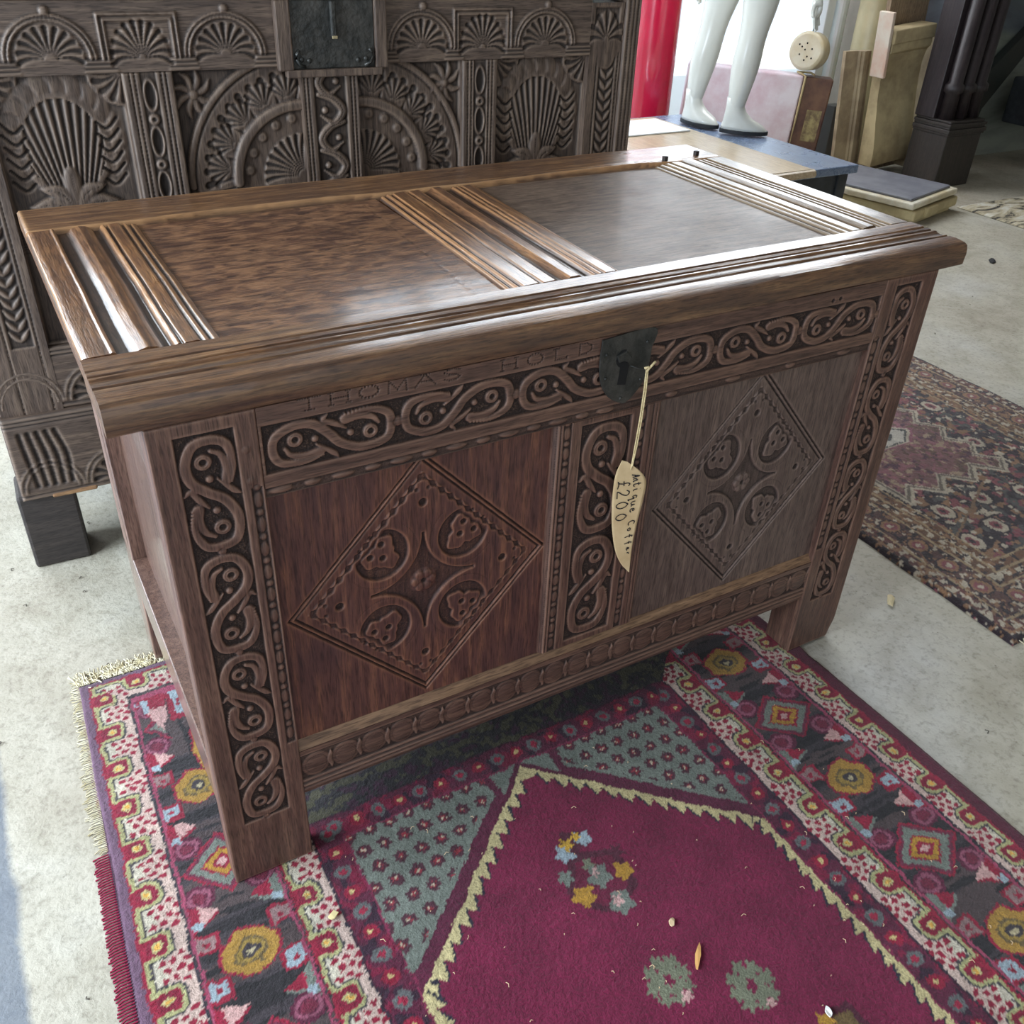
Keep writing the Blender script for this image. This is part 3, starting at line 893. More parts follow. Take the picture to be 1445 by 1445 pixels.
lp = [(0, -.006), (.002, -.001), (.008, 0), (.031, 0), (.0335, .0014), (.037, .0), (.0385, -.0045), (.041, -.006), (.052, -.0055), (.060, -.001), (.070, .0012), (.080, 0),
      (.086, -.003), (.090, -.0062), (.096, -.0062), (.100, -.001), (.104, .0003), (.1055, -.002), (.1075, -.004), (.1095, -.0006), (.124, 0), (.1265, -.001), (.128, -.0035),
      (.1305, -.0035), (.132, -.0012), (.1365, -.0018), (.138, -.0045), (.141, -.0045), (.143, -.0026), (.149, -.004), (.153, -.008)]
board('lid_stile', prof_relief(.154, .4685, lp, 31), (-0.034, 0.1155, LT), X, Y, Z, 0.024, M['lid_y'], chest)
mp_ = [(0, -.008), (.002, -.004), (.006, -.003), (.0075, -.0052), (.010, -.0052), (.0115, -.0022), (.016, -.001), (.018, -.0035), (.021, -.0035), (.023, -.0005),
       (.044, .0), (.046, .0), (.048, -.003), (.051, -.003), (.053, -.0004), (.072, 0.0), (.0745, -.004), (.078, -.0055), (.086, -.004), (.096, .0008), (.110, .0010), (.118, -.003),
       (.122, -.0055), (.130, -.0055), (.134, -.001), (.137, -.0006), (.1385, -.003), (.141, -.003), (.143, -.0006), (.147, -.0006), (.1485, -.0034), (.151, -.0034), (.1525, -.0006),
       (.170, -.0004), (.172, -.003), (.1745, -.003), (.177, -.002), (.181, -.008)]
board('lid_stile', prof_relief(.182, .4685, mp_, 33), (0.489, 0.1155, LT), X, Y, Z, 0.024, M['lid_y'], chest, skew=0.018)
rp = [(0, -.009), (.002, -.005), (.008, -.004), (.0095, -.007), (.0125, -.007), (.014, -.003), (.020, -.002), (.0215, -.006), (.025, -.006), (.0265, -.001), (.034, -.0008),
      (.0355, -.005), (.039, -.005), (.0405, -.0002), (.058, 0), (.062, -.002), (.066, .0002), (.076, .0022), (.088, .0022), (.096, -.001), (.100, -.001), (.1015, -.0045), (.105, -.0045),
      (.1065, -.001), (.112, -.001), (.1135, -.0045), (.117, -.0045), (.1185, -.001), (.124, -.001), (.1255, -.0045), (.128, -.0045), (.1295, 0), (.168, 0), (.172, -.002)]
R = prof_relief(.172, .4685, rp, 35)
board('lid_stile', R, (1.078, 0.1155, LT), X, Y, Z, 0.024, M['lid_yg'], chest)
for (x0, x1, sk, mt, sd) in ((0.112, 0.500, 0, 'lid_panel', 41), (0.664, 1.100, 0, 'lid_panel2', 43)):
    R = Relief(x1 - x0, 0.474, 0.003)
    R.H += (vnoise(R.U, R.V, 3.5, sd) - .5) * 0.0016
    R.rough(0.0004, sd, 3, 28)
    R.groove(np.column_stack([np.linspace(x1 - x0 - .05, x1 - x0 - .03, 120), np.linspace(0.02, .45, 120)]) if sd == 41 else [(0.03, .1), (.04, .1)], .0012, .0008, .0015, .3)
    board('lid_panel', R, (x0, 0.113, LT - .0085), X, Y, Z, 0.010, M[mt], chest)
for (x, y) in ((1.115, 0.600), (1.205, 0.615)):
    box('lid_peg', x - .0045, x + .0045, y - .0045, y + .0045, LT - .004, LT + .008, M['rear_dark'], chest, .001)

# lock plate with its key hole, nails and the staple the label hangs on
pl = [(-.042, .048), (.040, .052), (.039, .022), (.036, -.010), (.026, -.032), (.006, -.050), (-.010, -.046), (-.026, -.034), (-.038, -.014), (-.043, .012)]
q = spline(pl + [pl[0]], 60)[:, :2]
lock = extrude_poly('lock_plate', [tuple(a) for a in q[:-1]], 0.0022, (0.604, -0.0002, 0.7015), X, Z, NF, M['iron'], chest, 0.0006)
kh = [(.000, .016)] + [(-.002 + .0085 * math.cos(a), .013 + .0095 * math.sin(a)) for a in np.linspace(1.2, 4.4, 9)] + [(-.006, -.014), (.004, -.016), (.006, .004)]
kh = [(a_ * 1.35, b_ * 1.35) for a_, b_ in kh]
extrude_poly('keyhole', kh, 0.0003, (0.600, -0.0024, 0.7005), X, Z, NF, M['black'], lock)
pl2 = [(-.012, .018), (.002, .0225), (.012, .012), (.006, .006), (-.001, .009), (-.008, .008)]
extrude_poly('keyhole_cover', pl2, 0.0035, (0.598, -0.0022, 0.7065), X, Z, NF, M['iron'], lock, 0.001)
for (x, z) in ((.600, .660), (.570, .728), (.634, .735), (.572, .694), (.630, .682)):
    bm = bmesh.new(); bmesh.ops.create_uvsphere(bm, u_segments=10, v_segments=6, radius=0.0024, matrix=Matrix.Translation((x, -0.0028, z)) @ Matrix.Diagonal((1, .6, 1, 1)))
    bm_obj('nail', bm, M['iron'], lock, True)
tube('hasp_wire', [(0.609, -0.004, .7065), (.616, -.010, .704), (.624, -.012, .702), (.631, -.011, .7015)], 0.0009, M['iron'], lock, 6)

# ------------------------------------------------------------------ price tag on its string
tg = empty('price_tag', (0.630, -0.012, 0.7015))
tag(tg, 'buff card price tag with handwriting hanging by a string from the lock', 'tag')


def wp(x, y, z): return (x - 0.630, y + 0.012, z - 0.7015)


tube('string', [wp(.630, -.0125, .703), wp(.6285, -.015, .67), wp(.626, -.017, .63), wp(.622, -.019, .59), wp(.619, -.0205, .560), wp(.6185, -.0205, .553)], 0.0012, M['string'], tg, 6)
tube('string', [wp(.632, -.0130, .703), wp(.6305, -.0165, .67), wp(.6275, -.019, .63), wp(.6235, -.021, .59), wp(.6195, -.0215, .560), wp(.6185, -.0205, .553)], 0.0010, M['string'], tg, 6)
tube('string_knot', [wp(.626, -.013, .703), wp(.630, -.0165, .7055), wp(.634, -.013, .702), wp(.631, -.011, .699), wp(.629, -.016, .700), wp(.633, -.017, .706), wp(.639, -.018, .7125)], 0.0017, M['string'], tg, 7)
# the card: left and right edge curves down its length, twisted
LE = spline([(.605, -.016, .569), (.5985, -.014, .548), (.5975, -.013, .52), (.5995, -.013, .485), (.604, -.014, .448), (.612, -.016, .412), (.624, -.018, .385), (.6395, -.020, .365)], 60)
RE = spline([(.612, -.019, .5665), (.634, -.024, .547), (.6440, -.027, .528), (.6430, -.026, .495), (.6395, -.025, .462), (.6370, -.024, .425), (.6385, -.022, .395), (.6405, -.0205, .364)], 60)
nL = min(len(LE), len(RE)); LE = LE[:nL]; RE = RE[:nL]
C_ = 12


def card(s, t, off=0.0):
    i = np.clip(s, 0, 1) * (nL - 1); a = int(math.floor(i)); b_ = min(a + 1, nL - 1); f = i - a
    L0 = LE[a] * (1 - f) + LE[b_] * f; R0 = RE[a] * (1 - f) + RE[b_] * f
    p = L0 * (1 - t) + R0 * t
    return np.array(wp(p[0], p[1] - off + 0.003 * (0.5 - t) * (1 - s) * 0, p[2]))


V = np.array([card(i / 47, j / C_) for i in range(48) for j in range(C_ + 1)])
V2 = V + np.array([0, 0.0006, 0])
idx = np.arange(48 * (C_ + 1)).reshape(48, C_ + 1)
q = np.stack([idx[:-1, :-1], idx[1:, :-1], idx[1:, 1:], idx[:-1, 1:]], -1).reshape(-1, 4)
nb = len(V); bo = np.concatenate([idx[0, :], idx[1:, -1], idx[-1, -2::-1], idx[-2:0:-1, 0]])
side = np.stack([np.roll(bo, -1), bo, bo + nb, np.roll(bo, -1) + nb], -1)[:, ::-1]
crd = mesh_raw('card', np.vstack([V, V2]), [q, q[:, ::-1] + nb, side], M['paper'], tg, [True, True, False])
HAND = {
    'A': [[(0, 0), (.3, .6), (.5, 1), (.6, .5), (.7, 0)], [(.15, .4), (.7, .4)]],
    'n': [[(0, .5), (.1, .0)], [(.1, .35), (.4, .55), (.55, .4), (.6, 0), (.8, .1)]],
    't': [[(.3, .9), (.25, .1), (.5, 0), (.7, .15)], [(0, .6), (.6, .65)]],
    'i': [[(.2, .5), (.2, .1), (.45, .05)], [(.22, .8), (.26, .84)]],
    'q': [[(.6, .5), (.3, .55), (.1, .3), (.3, .05), (.6, .3), (.6, -.5), (.8, -.3)]],
    'u': [[(0, .5), (.05, .1), (.3, 0), (.5, .2), (.55, .5), (.6, .05), (.8, .1)]],
    'e': [[(.05, .25), (.5, .35), (.4, .55), (.15, .45), (.1, .1), (.4, 0), (.7, .15)]],
    'C': [[(.7, .85), (.45, 1), (.15, .75), (.1, .3), (.35, 0), (.7, .1)]],
    'o': [[(.3, .5), (.08, .3), (.25, 0), (.5, .2), (.4, .5), (.3, .5)]],
    'f': [[(.6, .9), (.4, 1), (.3, .6), (.25, -.4)], [(.05, .5), (.55, .5)]],
    'r': [[(.1, .5), (.12, 0)], [(.12, .3), (.35, .52), (.55, .5)]],
    '£': [[(.75, .85), (.55, 1), (.38, .8), (.4, .4), (.25, .05), (.05, 0), (.45, .08), (.85, .0)], [(.1, .5), (.65, .5)]],
    '2': [[(.1, .75), (.35, 1), (.6, .8), (.4, .4), (.05, 0), (.7, .03)]],
    '0': [[(.35, 1), (.08, .6), (.12, .15), (.35, 0), (.6, .35), (.55, .8), (.35, 1)]],
}


def write(txt, s0, t0, adv, h_, wd):
    V_ = []; F_ = []
    s = s0
    for ch in txt:
        for st in HAND.get(ch, []):
            P = spline([(a, b) for a, b in st], 14) if len(st) > 2 else np.array(st, float)
            pts = [card(s + p[0] * wd, t0 + p[1] * h_, 0.0009) for p in P]
            for a, b in zip(pts[:-1], pts[1:]):
                dv = b - a; n = np.linalg.norm(dv)
                if n < 1e-6: continue
                pr = np.cross(dv / n, (0, 1, 0)) * 0.0009
                k = len(V_); V_ += [a - pr, b - pr, b + pr, a + pr]; F_.append((k, k + 1, k + 2, k + 3))
        s += adv
    o_ = mesh_raw('handwriting', np.array(V_), [np.array(F_)], M['ink'], crd, [False])
    return o_


# handwriting runs down the card: 'up' of each letter points to its right edge
write('Antique Coffer', 0.17, 0.60, 0.048, 0.26, 0.044)
write('£200', 0.22, 0.12, 0.085, 0.38, 0.080)

# ------------------------------------------------------------------ the big carved chest behind
ra = -0.04
rear = empty('carved_chest', (0, 0.930, FZ), ra)
tag(rear, 'large grey-brown carved chest with shells, arches and an iron lock, standing behind the front coffer', 'chest')
S2 = 0.0022
RZ = -FZ     # local z of world zero


def rboard(nm, R, s0, z0, y=0.0, thick=0.03, mat='rear_v'):
    return board(nm, R, (s0, y, z0 + RZ), X, Z, NF, thick, M[mat], rear)


def fan(R, c, v, r, a0, a1, n, depth, ry=None, r0=0.18, taper=0.5):
    """radial gouge cuts, curling"""
    ry = ry or r
    for i in range(n):
        a = a0 + (a1 - a0) * (i + .5) / n
        bend = (a - (a0 + a1) / 2) * 0.25
        P = []
        for t in np.linspace(r0, 0.92, 14):
            P.append((c + math.cos(a + bend * t * t) * r * t, v + math.sin(a + bend * t * t) * ry * t))
        P = np.array(P)
        # widening gouge
        wd = np.linspace(.2, 1, len(P)) * r * (a1 - a0) / n * 0.30
        k = R.win(P[:, 0].min() - .02, P[:, 0].max() + .02, P[:, 1].min() - .02, P[:, 1].max() + .02)
        if R.U[k].size == 0: continue
        d = R._line(k, np.column_stack([P, wd]))
        t = sstep(0.0018, -0.0022, d)
        R.H[k] -= depth * t; R.D[k] = np.maximum(R.D[k], t * .6)


def ring(R, c, v, r, w_, top, a0=0, a1=2 * PI, ry=None):
    ry = ry or r
    th = np.linspace(a0, a1, 70)
    R.raise_line(np.column_stack([c + np.cos(th) * r, v + np.sin(th) * ry]), w_, top=top, edge=0.002, rnd=0.002)


# --- shell panels
def shell_panel(W_, H_, cx, cz):
    R = Relief(W_, H_, S2)
    R.sink(0.004, W_ - .004, 0.004, H_ - .004, 0.004, 0.002, .45)
    for (uu, vv) in ((0, H_), (W_, H_)):
        R.disc(uu, vv, .055, 0.001, dome=.001); fan(R, uu, vv, .05, PI, 2 * PI, 9, .003)
    for k in range(-6, 7):                      # outer acanthus collar
        a = PI / 2 + k * 0.30
        R.disc(cx + math.cos(a) * .082, cz + math.sin(a) * .095, .021, 0.000, 0.003, 0.003, ry=.024)
    R.disc(cx, cz, .075, 0.003, 0.003, 0.004, ry=.088)
    # vertical flutes inside the shell, crown scalloped
    k = np.hypot((R.U - cx) / .064, (R.V - cz) / .078) < 1
    xx = np.arctan2(R.U - cx, R.V - (cz - .17))
    fl = 0.5 - 0.5 * np.cos(xx / .062 * 2 * PI)
    R.H -= 0.0042 * fl * k; R.D = np.maximum(R.D, .55 * fl * k)
    # side gadroons
    for sx in (-1, 1):
        for j in range(6):
            z = cz - .062 + j * .019
            R.groove(spline([(cx + sx * .058, z + .004), (cx + sx * .074, z - .006), (cx + sx * .092, z + .010)], 24), .0024, .004, .0014)
    # palmette at the foot
    for a, L_ in ((0, .085), (.55, .062), (-.55, .062), (1.05, .06), (-1.05, .06)):
        P = spline([(cx, cz - .115), (cx + math.sin(a) * L_ * .6, cz - .115 + math.cos(a) * L_ * .7), (cx + math.sin(a * 1.35) * L_ * 1.25, cz - .115 + math.cos(a * 1.2) * L_)], 20)
        wd = .014 * np.sin(np.linspace(.25, PI - .1, len(P)))
        R.raise_line(np.column_stack([P, wd]), top=.005, edge=.002, rnd=.003)
        R.groove(P, .0008, .002)
    for sx in (-1, 1):
        fan(R, cx + sx * .10, cz - .19, .09, PI / 2 - .7, PI / 2 + .7, 9, .003)
        fan(R, cx, cz - .26, .10, PI / 2 - .9, PI / 2 + .9, 11, .003)
    R.rough(0.0008, int(W_ * 1000), 25, 4)
    return R


PH = 0.938 - 0.473
for (a, b_, cx) in ((-0.030, 0.186, .075), (0.900, 1.112, 1.0)):
    R = shell_panel(b_ - a, PH, cx - a, .822 - .473)
    rboard('shell_panel', R, a, 0.473, 0.014, 0.014)
# --- quarter-arch panels
for (a, b_, cx, sx) in ((0.268, 0.495, .492, -1), (0.603, 0.822, .612, 1)):
    W_ = b_ - a; R = Relief(W_, PH, S2)
    R.sink(0.003, W_ - .003, 0.003, PH - .003, 0.0045, 0.002, .45)
    c = cx - a; v = .742 - .473
    a0, a1 = (PI / 2, PI) if sx < 0 else (0, PI / 2)
    R.disc(c, v, .205, 0.0, 0.003)
    fan(R, c, v, .200, a0 - .05, a1 + .05, 15, .0042, r0=.66)
    for j in range(5):
        aa = a0 + (a1 - a0) * (j + .5) / 5
        R.disc(c + math.cos(aa) * .160, v + math.sin(aa) * .160, .024, .002, .003, .003)
        fan(R, c + math.cos(aa) * .14, v + math.sin(aa) * .14, .044, aa - .9, aa + .9, 6, .003)
    ring(R, c, v, .213, .0065, .003, a0 - .02, a1 + .02)
    R.disc(c, v, .132, -.004, .002)
    ring(R, c, v, .128, .0095, .006, a0 - .02, a1 + .02)
    for j in range(5):
        aa = a0 + (a1 - a0) * (j + .5) / 5
        R.disc(c + math.cos(aa) * .106, v + math.sin(aa) * .106, .0085, .0, .003)
    R.disc(c, v, .078, .0015, .002, .002)
    fan(R, c, v, .080, a0, a1, 9, .004)
    # corner flower
    fu, fv = (.034, PH - .042) if sx < 0 else (W_ - .034, PH - .042)
    for j in range(8):
        aa = j * PI / 4 + .3
        P = spline([(fu, fv), (fu + math.cos(aa) * .022, fv + math.sin(aa) * .026), (fu + math.cos(aa + .3) * .038, fv + math.sin(aa + .3) * .044)], 14)
        R.raise_line(np.column_stack([P, .006 * np.sin(np.linspace(.5, PI - .1, len(P)))]), top=.001, edge=.0018, rnd=.003)
    R.disc(fu, fv, .009, .004, dome=.004)
    # pilaster below the arch spring
    for u in np.arange(0.02, W_, .028): R.groove([(u, y) for y in np.linspace(.01, .25, 100)], .004, .003, .002, .5)
    R.rough(0.0008, int(W_ * 900), 25, 4)
    rboard('arch_panel', R, a, 0.473, 0.014, 0.014)
# --- muntins with a chain of sunk jewels
for (a, b_) in ((0.186, 0.270), (0.822, 0.900)):
    W_ = b_ - a; R = Relief(W_, PH, S2 * .8)
    for u in (.012, .020, W_ - .020, W_ - .012): R.groove([(u, y) for y in np.linspace(0, PH, 200)], .0012, .0025, .001, .5)
    R.sink(W_ / 2 - .0135, W_ / 2 + .0135, 0, PH, .003, .0015, .6)
    z = PH - .012; i = 0
    while z > .03:
        if i % 2 == 0:
            R.disc(W_ / 2, z - .026, .0125, .001, .002, .001, ry=.027); R.pit(W_ / 2, z - .026, .0078, .006, .002, ry=.021); z -= .055
        else:
            R.disc(W_ / 2, z - .010, .0095, .002, .002, .002); R.pit(W_ / 2, z - .010, .0035, .003); z -= .021
        i += 1
    R.edge_round(.004); R.rough(0.0006, int(a * 100) + 3, 30, 4)
    rboard('muntin', R, a, 0.473, 0.0, 0.03)
# --- centre muntin, acanthus scroll
W_ = .109; R = Relief(W_, PH, S2 * .8)
for u in (.006, .013, W_ - .013, W_ - .006): R.groove([(u, y) for y in np.linspace(0, PH, 200)], .0012, .0025, .001, .5)
R.sink(.024, W_ - .024, .0, PH, .005, .002, .6)
for i in range(9):
    z = PH - .03 - i * .05; sx = 1 if i % 2 else -1
    P = spline([(W_ / 2 - sx * .024, z + .03), (W_ / 2 + sx * .004, z + .022), (W_ / 2 + sx * .022, z), (W_ / 2 + sx * .004, z - .02), (W_ / 2 - sx * .02, z - .008)], 30)
    R.raise_line(np.column_stack([P, .0085 * np.sin(np.linspace(.5, PI - .2, len(P)))]), top=.002, edge=.002, rnd=.003)
    R.groove(P, .001, .002)
    R.disc(W_ / 2 - sx * .012, z + .002, .006, .002, dome=.003)
R.rough(0.0006, 77, 30, 4)
rboard('muntin', R, .495, 0.473, 0.0, 0.03)
# --- outer stiles with leaf column
for (a, b_, fl) in ((-0.140, -0.030, 1), (1.112, 1.190, 0)):
    W_ = b_ - a; R = Relief(W_, 1.035 - .18, S2)
    k0 = .02 if not fl else W_ - .068
    R.sink(k0 + .008, k0 + .046, .30, .762, .003, .0015, .6)
    z = .75
    while z > .31:
        for sx in (-1, 1):
            P = spline([(k0 + .027, z - .018), (k0 + .027 + sx * .009, z - .008), (k0 + .027 + sx * .017, z + .004)], 12)
            R.raise_line(np.column_stack([P, .005 * np.sin(np.linspace(.5, PI - .2, len(P)))]), top=.001, edge=.0018, rnd=.002)
        z -= .021
    for u in (k0, k0 + .053): R.groove([(u, y) for y in np.linspace(.01, .76, 260)], .0013, .0025, .001, .5)
    # top block: half of a carved square
    c = W_ * .5
    R.sink(.010, W_ - .010, .785, .846, .003, .0015, .5)
    R.disc(c, .785, W_ * .40, .001, .002, .001, ry=.055); fan(R, c, .785, .045, 0.1, PI - .1, 7, .003, ry=.055)
    R.rough(0.0006, 79 + fl, 30, 4)
    rboard('outer_stile', R, a, 0.18, 0.0, 0.045)
# right-hand raised edge board of the lid frame / corner post
R = Relief(.038, .92, S2)
for u in (.010, .020, .030): R.groove([(u, y) for y in np.linspace(0, .92, 260)], .0015, .002, .001, .4)
R.edge_round(.004); R.rough(.0007, 81, 30, 4)
rboard('corner_post', R, 1.192, 0.18, -0.006, 0.05)
# --- top rail with arches and leaf squares
T0, T1 = -0.030, 1.112
W_ = T1 - T0; R = Relief(W_, 1.046 - .938, S2)
for v in (.0035, .0105, .0175): R.H += .0025 * np.exp(-((R.V - v) / .0022) ** 2)
for v in (.007, .014, .021): R.H -= .0015 * np.exp(-((R.V - v) / .0014) ** 2); R.D = np.maximum(R.D, .6 * np.exp(-((R.V - v) / .0014) ** 2))
R.H -= .002 * sstep(.019, .021, R.V)
for c in (.082, .365, .735, 1.005, -.2):
    cc = c - T0
    R.disc(cc, .024, .052, .0005, .002, ry=.052)
    fan(R, cc, .022, .052, .08, PI - .08, 11, .0034, ry=.052, r0=.22)
    th = np.linspace(0.0, PI, 60)
    for rr, tp in ((.062, .003), (.069, .002)):
        R.raise_line(np.column_stack([cc + np.cos(th) * rr, .024 + np.sin(th) * rr * .93]), .0026, top=tp, edge=.0016, rnd=.001)
    R.disc(cc + .004, .094, .007, .003, dome=.002)
for c in (.225, .865):
    cc = c - T0; hw = .062
    for i_, rr in enumerate((0, .008)):
        P = [(cc - hw + rr, .022), (cc - hw + rr, .088 - rr), (cc + hw - rr, .088 - rr), (cc + hw - rr, .022)]
        P = np.vstack([np.column_stack([np.linspace(a_[0], b2_[0], 50), np.linspace(a_[1], b2_[1], 50)]) for a_, b2_ in zip(P[:-1], P[1:])])
        R.raise_line(P, .0022, top=.003 - i_ * .001, edge=.0015, rnd=.001)
    R.disc(cc, .024, .045, .0, .003, ry=.05)
    fan(R, cc, .020, .052, .05, PI - .05, 12, .0036, ry=.062, r0=.15)
R.rough(0.0006, 83, 4, 30)
rboard('top_rail', R, T0, 0.938, -0.001, 0.035, 'rear_h')
sweep('top_moulding', [(0, 0), (-.006, .003), (-.008, .008), (-.004, .011), (-.010, .015), (-.010, .018), (.03, .018), (.03, 0)],
      (-0.145, 0, 1.046 + RZ), X, 1.378, 60, Y, Z, M['rear_h'], rear, jit=.001)
# --- lower rail with lunettes, plinth with gouges
for (z0, z1, dpt, nm) in ((.346, .473, .0, 'lower_rail'), (.165, .346, -.014, 'plinth')):
    W_ = 1.34; R = Relief(W_, z1 - z0, S2 * 1.25)
    hh = z1 - z0
    for v in (hh - .008, hh - .016, .010): R.groove([(u, v) for u in np.linspace(0, W_, 900)], .0014, .0025, .001, .5)
    n = 11; p = W_ / n
    for i in range(n):
        c = (i + .5) * p
        th = np.linspace(0, PI, 50)
        for rr in (p * .48, p * .40):
            R.raise_line(np.column_stack([c + np.cos(th) * rr, .018 + np.sin(th) * min(hh - .03, rr * 1.1)]), .003, top=.002, edge=.0016, rnd=.001)
        if nm == 'plinth' and i % 2 == 0:
            for k in range(5):
                R.groove(spline([(c - .036 + k * .016, hh - .035), (c - .032 + k * .018, hh * .5), (c - .026 + k * .016, .03)], 30), .004, .004, .003, .6)
        else:
            fan(R, c, .018, p * .36, .1, PI - .1, 7, .003)
    R.rough(0.001, 85 + int(z0 * 10), 4, 30)
    R.edge_round(.006)
    rboard(nm, R, -.145, z0, dpt, .045 if nm == 'lower_rail' else .05, 'rear_h')
box('worn_edge', -.09, -.005, -.0165, 0.0, .163 + RZ, .172 + RZ, wood('bare_oak', 'x', rough=.7, dark=lin(110, 80, 56), mid=lin(150, 112, 76), light=lin(180, 142, 100)), rear, .003)
# feet and carcass
for (a, b_) in ((-.157, -.048), (1.10, 1.21)):
    for y0 in (.0, .42):
        box('foot', a, b_, y0, y0 + .10, 0, .168 + RZ, M['rear_dark'], rear, .006)
box('side_board', -.14, -.11, .045, .52, .17, 1.046 + RZ, M['rear_v'], rear, .002)
box('side_board', 1.20, 1.23, .045, .52, .17, 1.046 + RZ, M['rear_v'], rear, .002)
box('back_board', -.14, 1.23, .52, .54, .17, 1.046 + RZ, M['rear_dark'], rear, .002)
box('lid_board', -.16, 1.25, -.015, .56, 1.0645 + RZ, 1.085 + RZ, M['rear_h'], rear, .005)
# iron lock in its wooden frame
lf = bmesh.new()
bm_box(lf, .452, .480, -.018, -.001, .932 + RZ, 1.046 + RZ, .003)
bm_box(lf, .636, .660, -.018, -.001, .932 + RZ, 1.046 + RZ, .003)
bm_box(lf, .466, .648, -.020, -.001, .921 + RZ, .934 + RZ, .002)
bm_obj('lock_frame', lf, M['rear_v'], rear)
lk = box('lock_plate', .480, .636, -.012, -.001, .934 + RZ, 1.045 + RZ, M['iron'], rear, .002)
bm = bmesh.new(); bm_box(bm, .552, .563, -.022, -.011, .985 + RZ, 1.045 + RZ, .003); bm_obj('hasp', bm, M['iron'], lk)
box('hasp_tip', .5525, .5625, -.0235, -.0205, .984 + RZ, .989 + RZ, plain('worn_brass', lin(150, 136, 104), .4), lk, .001)
for (s_, z_) in ((.496, .950), (.618, .949), (.510, .948), (.603, .947)):
    bm = bmesh.new(); bmesh.ops.create_uvsphere(bm, u_segments=12, v_segments=6, radius=.0045, matrix=Matrix.Translation((s_, -.0125, z_ + RZ)) @ Matrix.Diagonal((1, .6, 1, 1)))
    bm_obj('stud', bm, M['iron'], lk, True)
for s_, sg in ((.492, 1), (.624, -1)):
    tube('strap_curl', [(s_, -.014, .966 + RZ), (s_ - sg * .006, -.015, .960 + RZ), (s_ - sg * .007, -.015, .950 + RZ), (s_ - sg * .001, -.015, .942 + RZ), (s_ + sg * .010, -.014, .938 + RZ)], .003, M['iron'], lk, 6)

# ------------------------------------------------------------------ the wine-red rug
WINE = (122, 30, 64); CREAM = (206, 190, 140); SAGE = (122, 128, 118); CHAR = (66, 58, 62); RED = (150, 32, 58); PINK = (210, 166, 160)
OCH = (186, 140, 54); BLUE = (160, 174, 182); OLIVE = (164, 166, 104); NAVY = (48, 46, 58); PLUM = (96, 34, 58); WHITE = (206, 196, 176); PURP = (112, 84, 104)


class Rug:
    def __init__(s, x0, x1, y0, y1, step):
        s.x = np.arange(x0, x1 + step / 2, step); s.y = np.arange(y0, y1 + step / 2, step)
        s.X, s.Y = np.meshgrid(s.x, s.y)
        s.C = np.zeros(s.X.shape + (3,))
        # knotted outlines wander a little
        s.jx = (vnoise(s.X, s.Y, 60, 5, 3) - .5) * .008 + rng.normal(0, .0007, s.X.shape); s.jy = (vnoise(s.X, s.Y, 60, 8, 3) - .5) * .008 + rng.normal(0, .0007, s.X.shape)

    def fill(s, mask, c): s.C[mask] = c


def medal(C, mx, my, r, layers, shape='sq', sel=None):
    """nested flat motif: layers = [(size, colour)], stepped square / diamond / round"""
    for sz, c in layers:
        if shape == 'sq': d = np.maximum(np.abs(mx), np.abs(my))
        elif shape == 'di': d = np.abs(mx) + np.abs(my) * 0.9
        elif shape == 'oct': d = np.maximum(np.maximum(np.abs(mx), np.abs(my)), (np.abs(mx) + np.abs(my)) * .72)
        else: d = np.hypot(mx, my)
        k = d < r * sz
        if sel is not None: k &= sel
        C[k] = c


def meander(C, a, t, sel, per=0.086):
    """border stripe; a: 0 at the outer edge .. 1 inner edge, t: metres along"""
    ph = (t / per) % 1.0
    base = np.zeros(C.shape)
    base[:] = WHITE
    cc = np.array(PINK) * .5 + np.array(WHITE) * .5
    base[(a > .45)] = cc
    xm = (ph - .5) * per; am = a * .055
    bx_ = np.abs(xm) - .0085; by_ = am - .0265
    sdb = np.hypot(np.maximum(bx_, 0), np.maximum(by_, 0)) + np.minimum(np.maximum(bx_, by_), 0)
    dd = np.minimum(am - .0085, sdb - .0115)
    base[dd < .0034] = (72, 66, 70)
    base[dd < .0006] = (176, 172, 122)
    base[dd < -.0048] = RED
    rf = np.hypot(xm, am - .021)
    base[rf < .0140] = (132, 30, 54)
    base[(rf < .0070)] = (196, 184, 128)
    base[rf < .0038] = (222, 170, 80)
    # red berries in the pale cell
    q = ((t / per) % 1.0)
    q = np.where(q > .5, q - 1, q)
    for (du, da) in ((-.15, .36), (.15, .38), (0, .48), (-.14, .60), (.15, .62), (0, .74), (-.24, .80), (.25, .82), (-.08, .90), (.10, .92)):
        dx = (q - du) * per / .052; r2 = np.hypot(dx, a - da)
        base[r2 < .085] = RED
    base[a > .965] = NAVY
    C[sel] = base[sel]


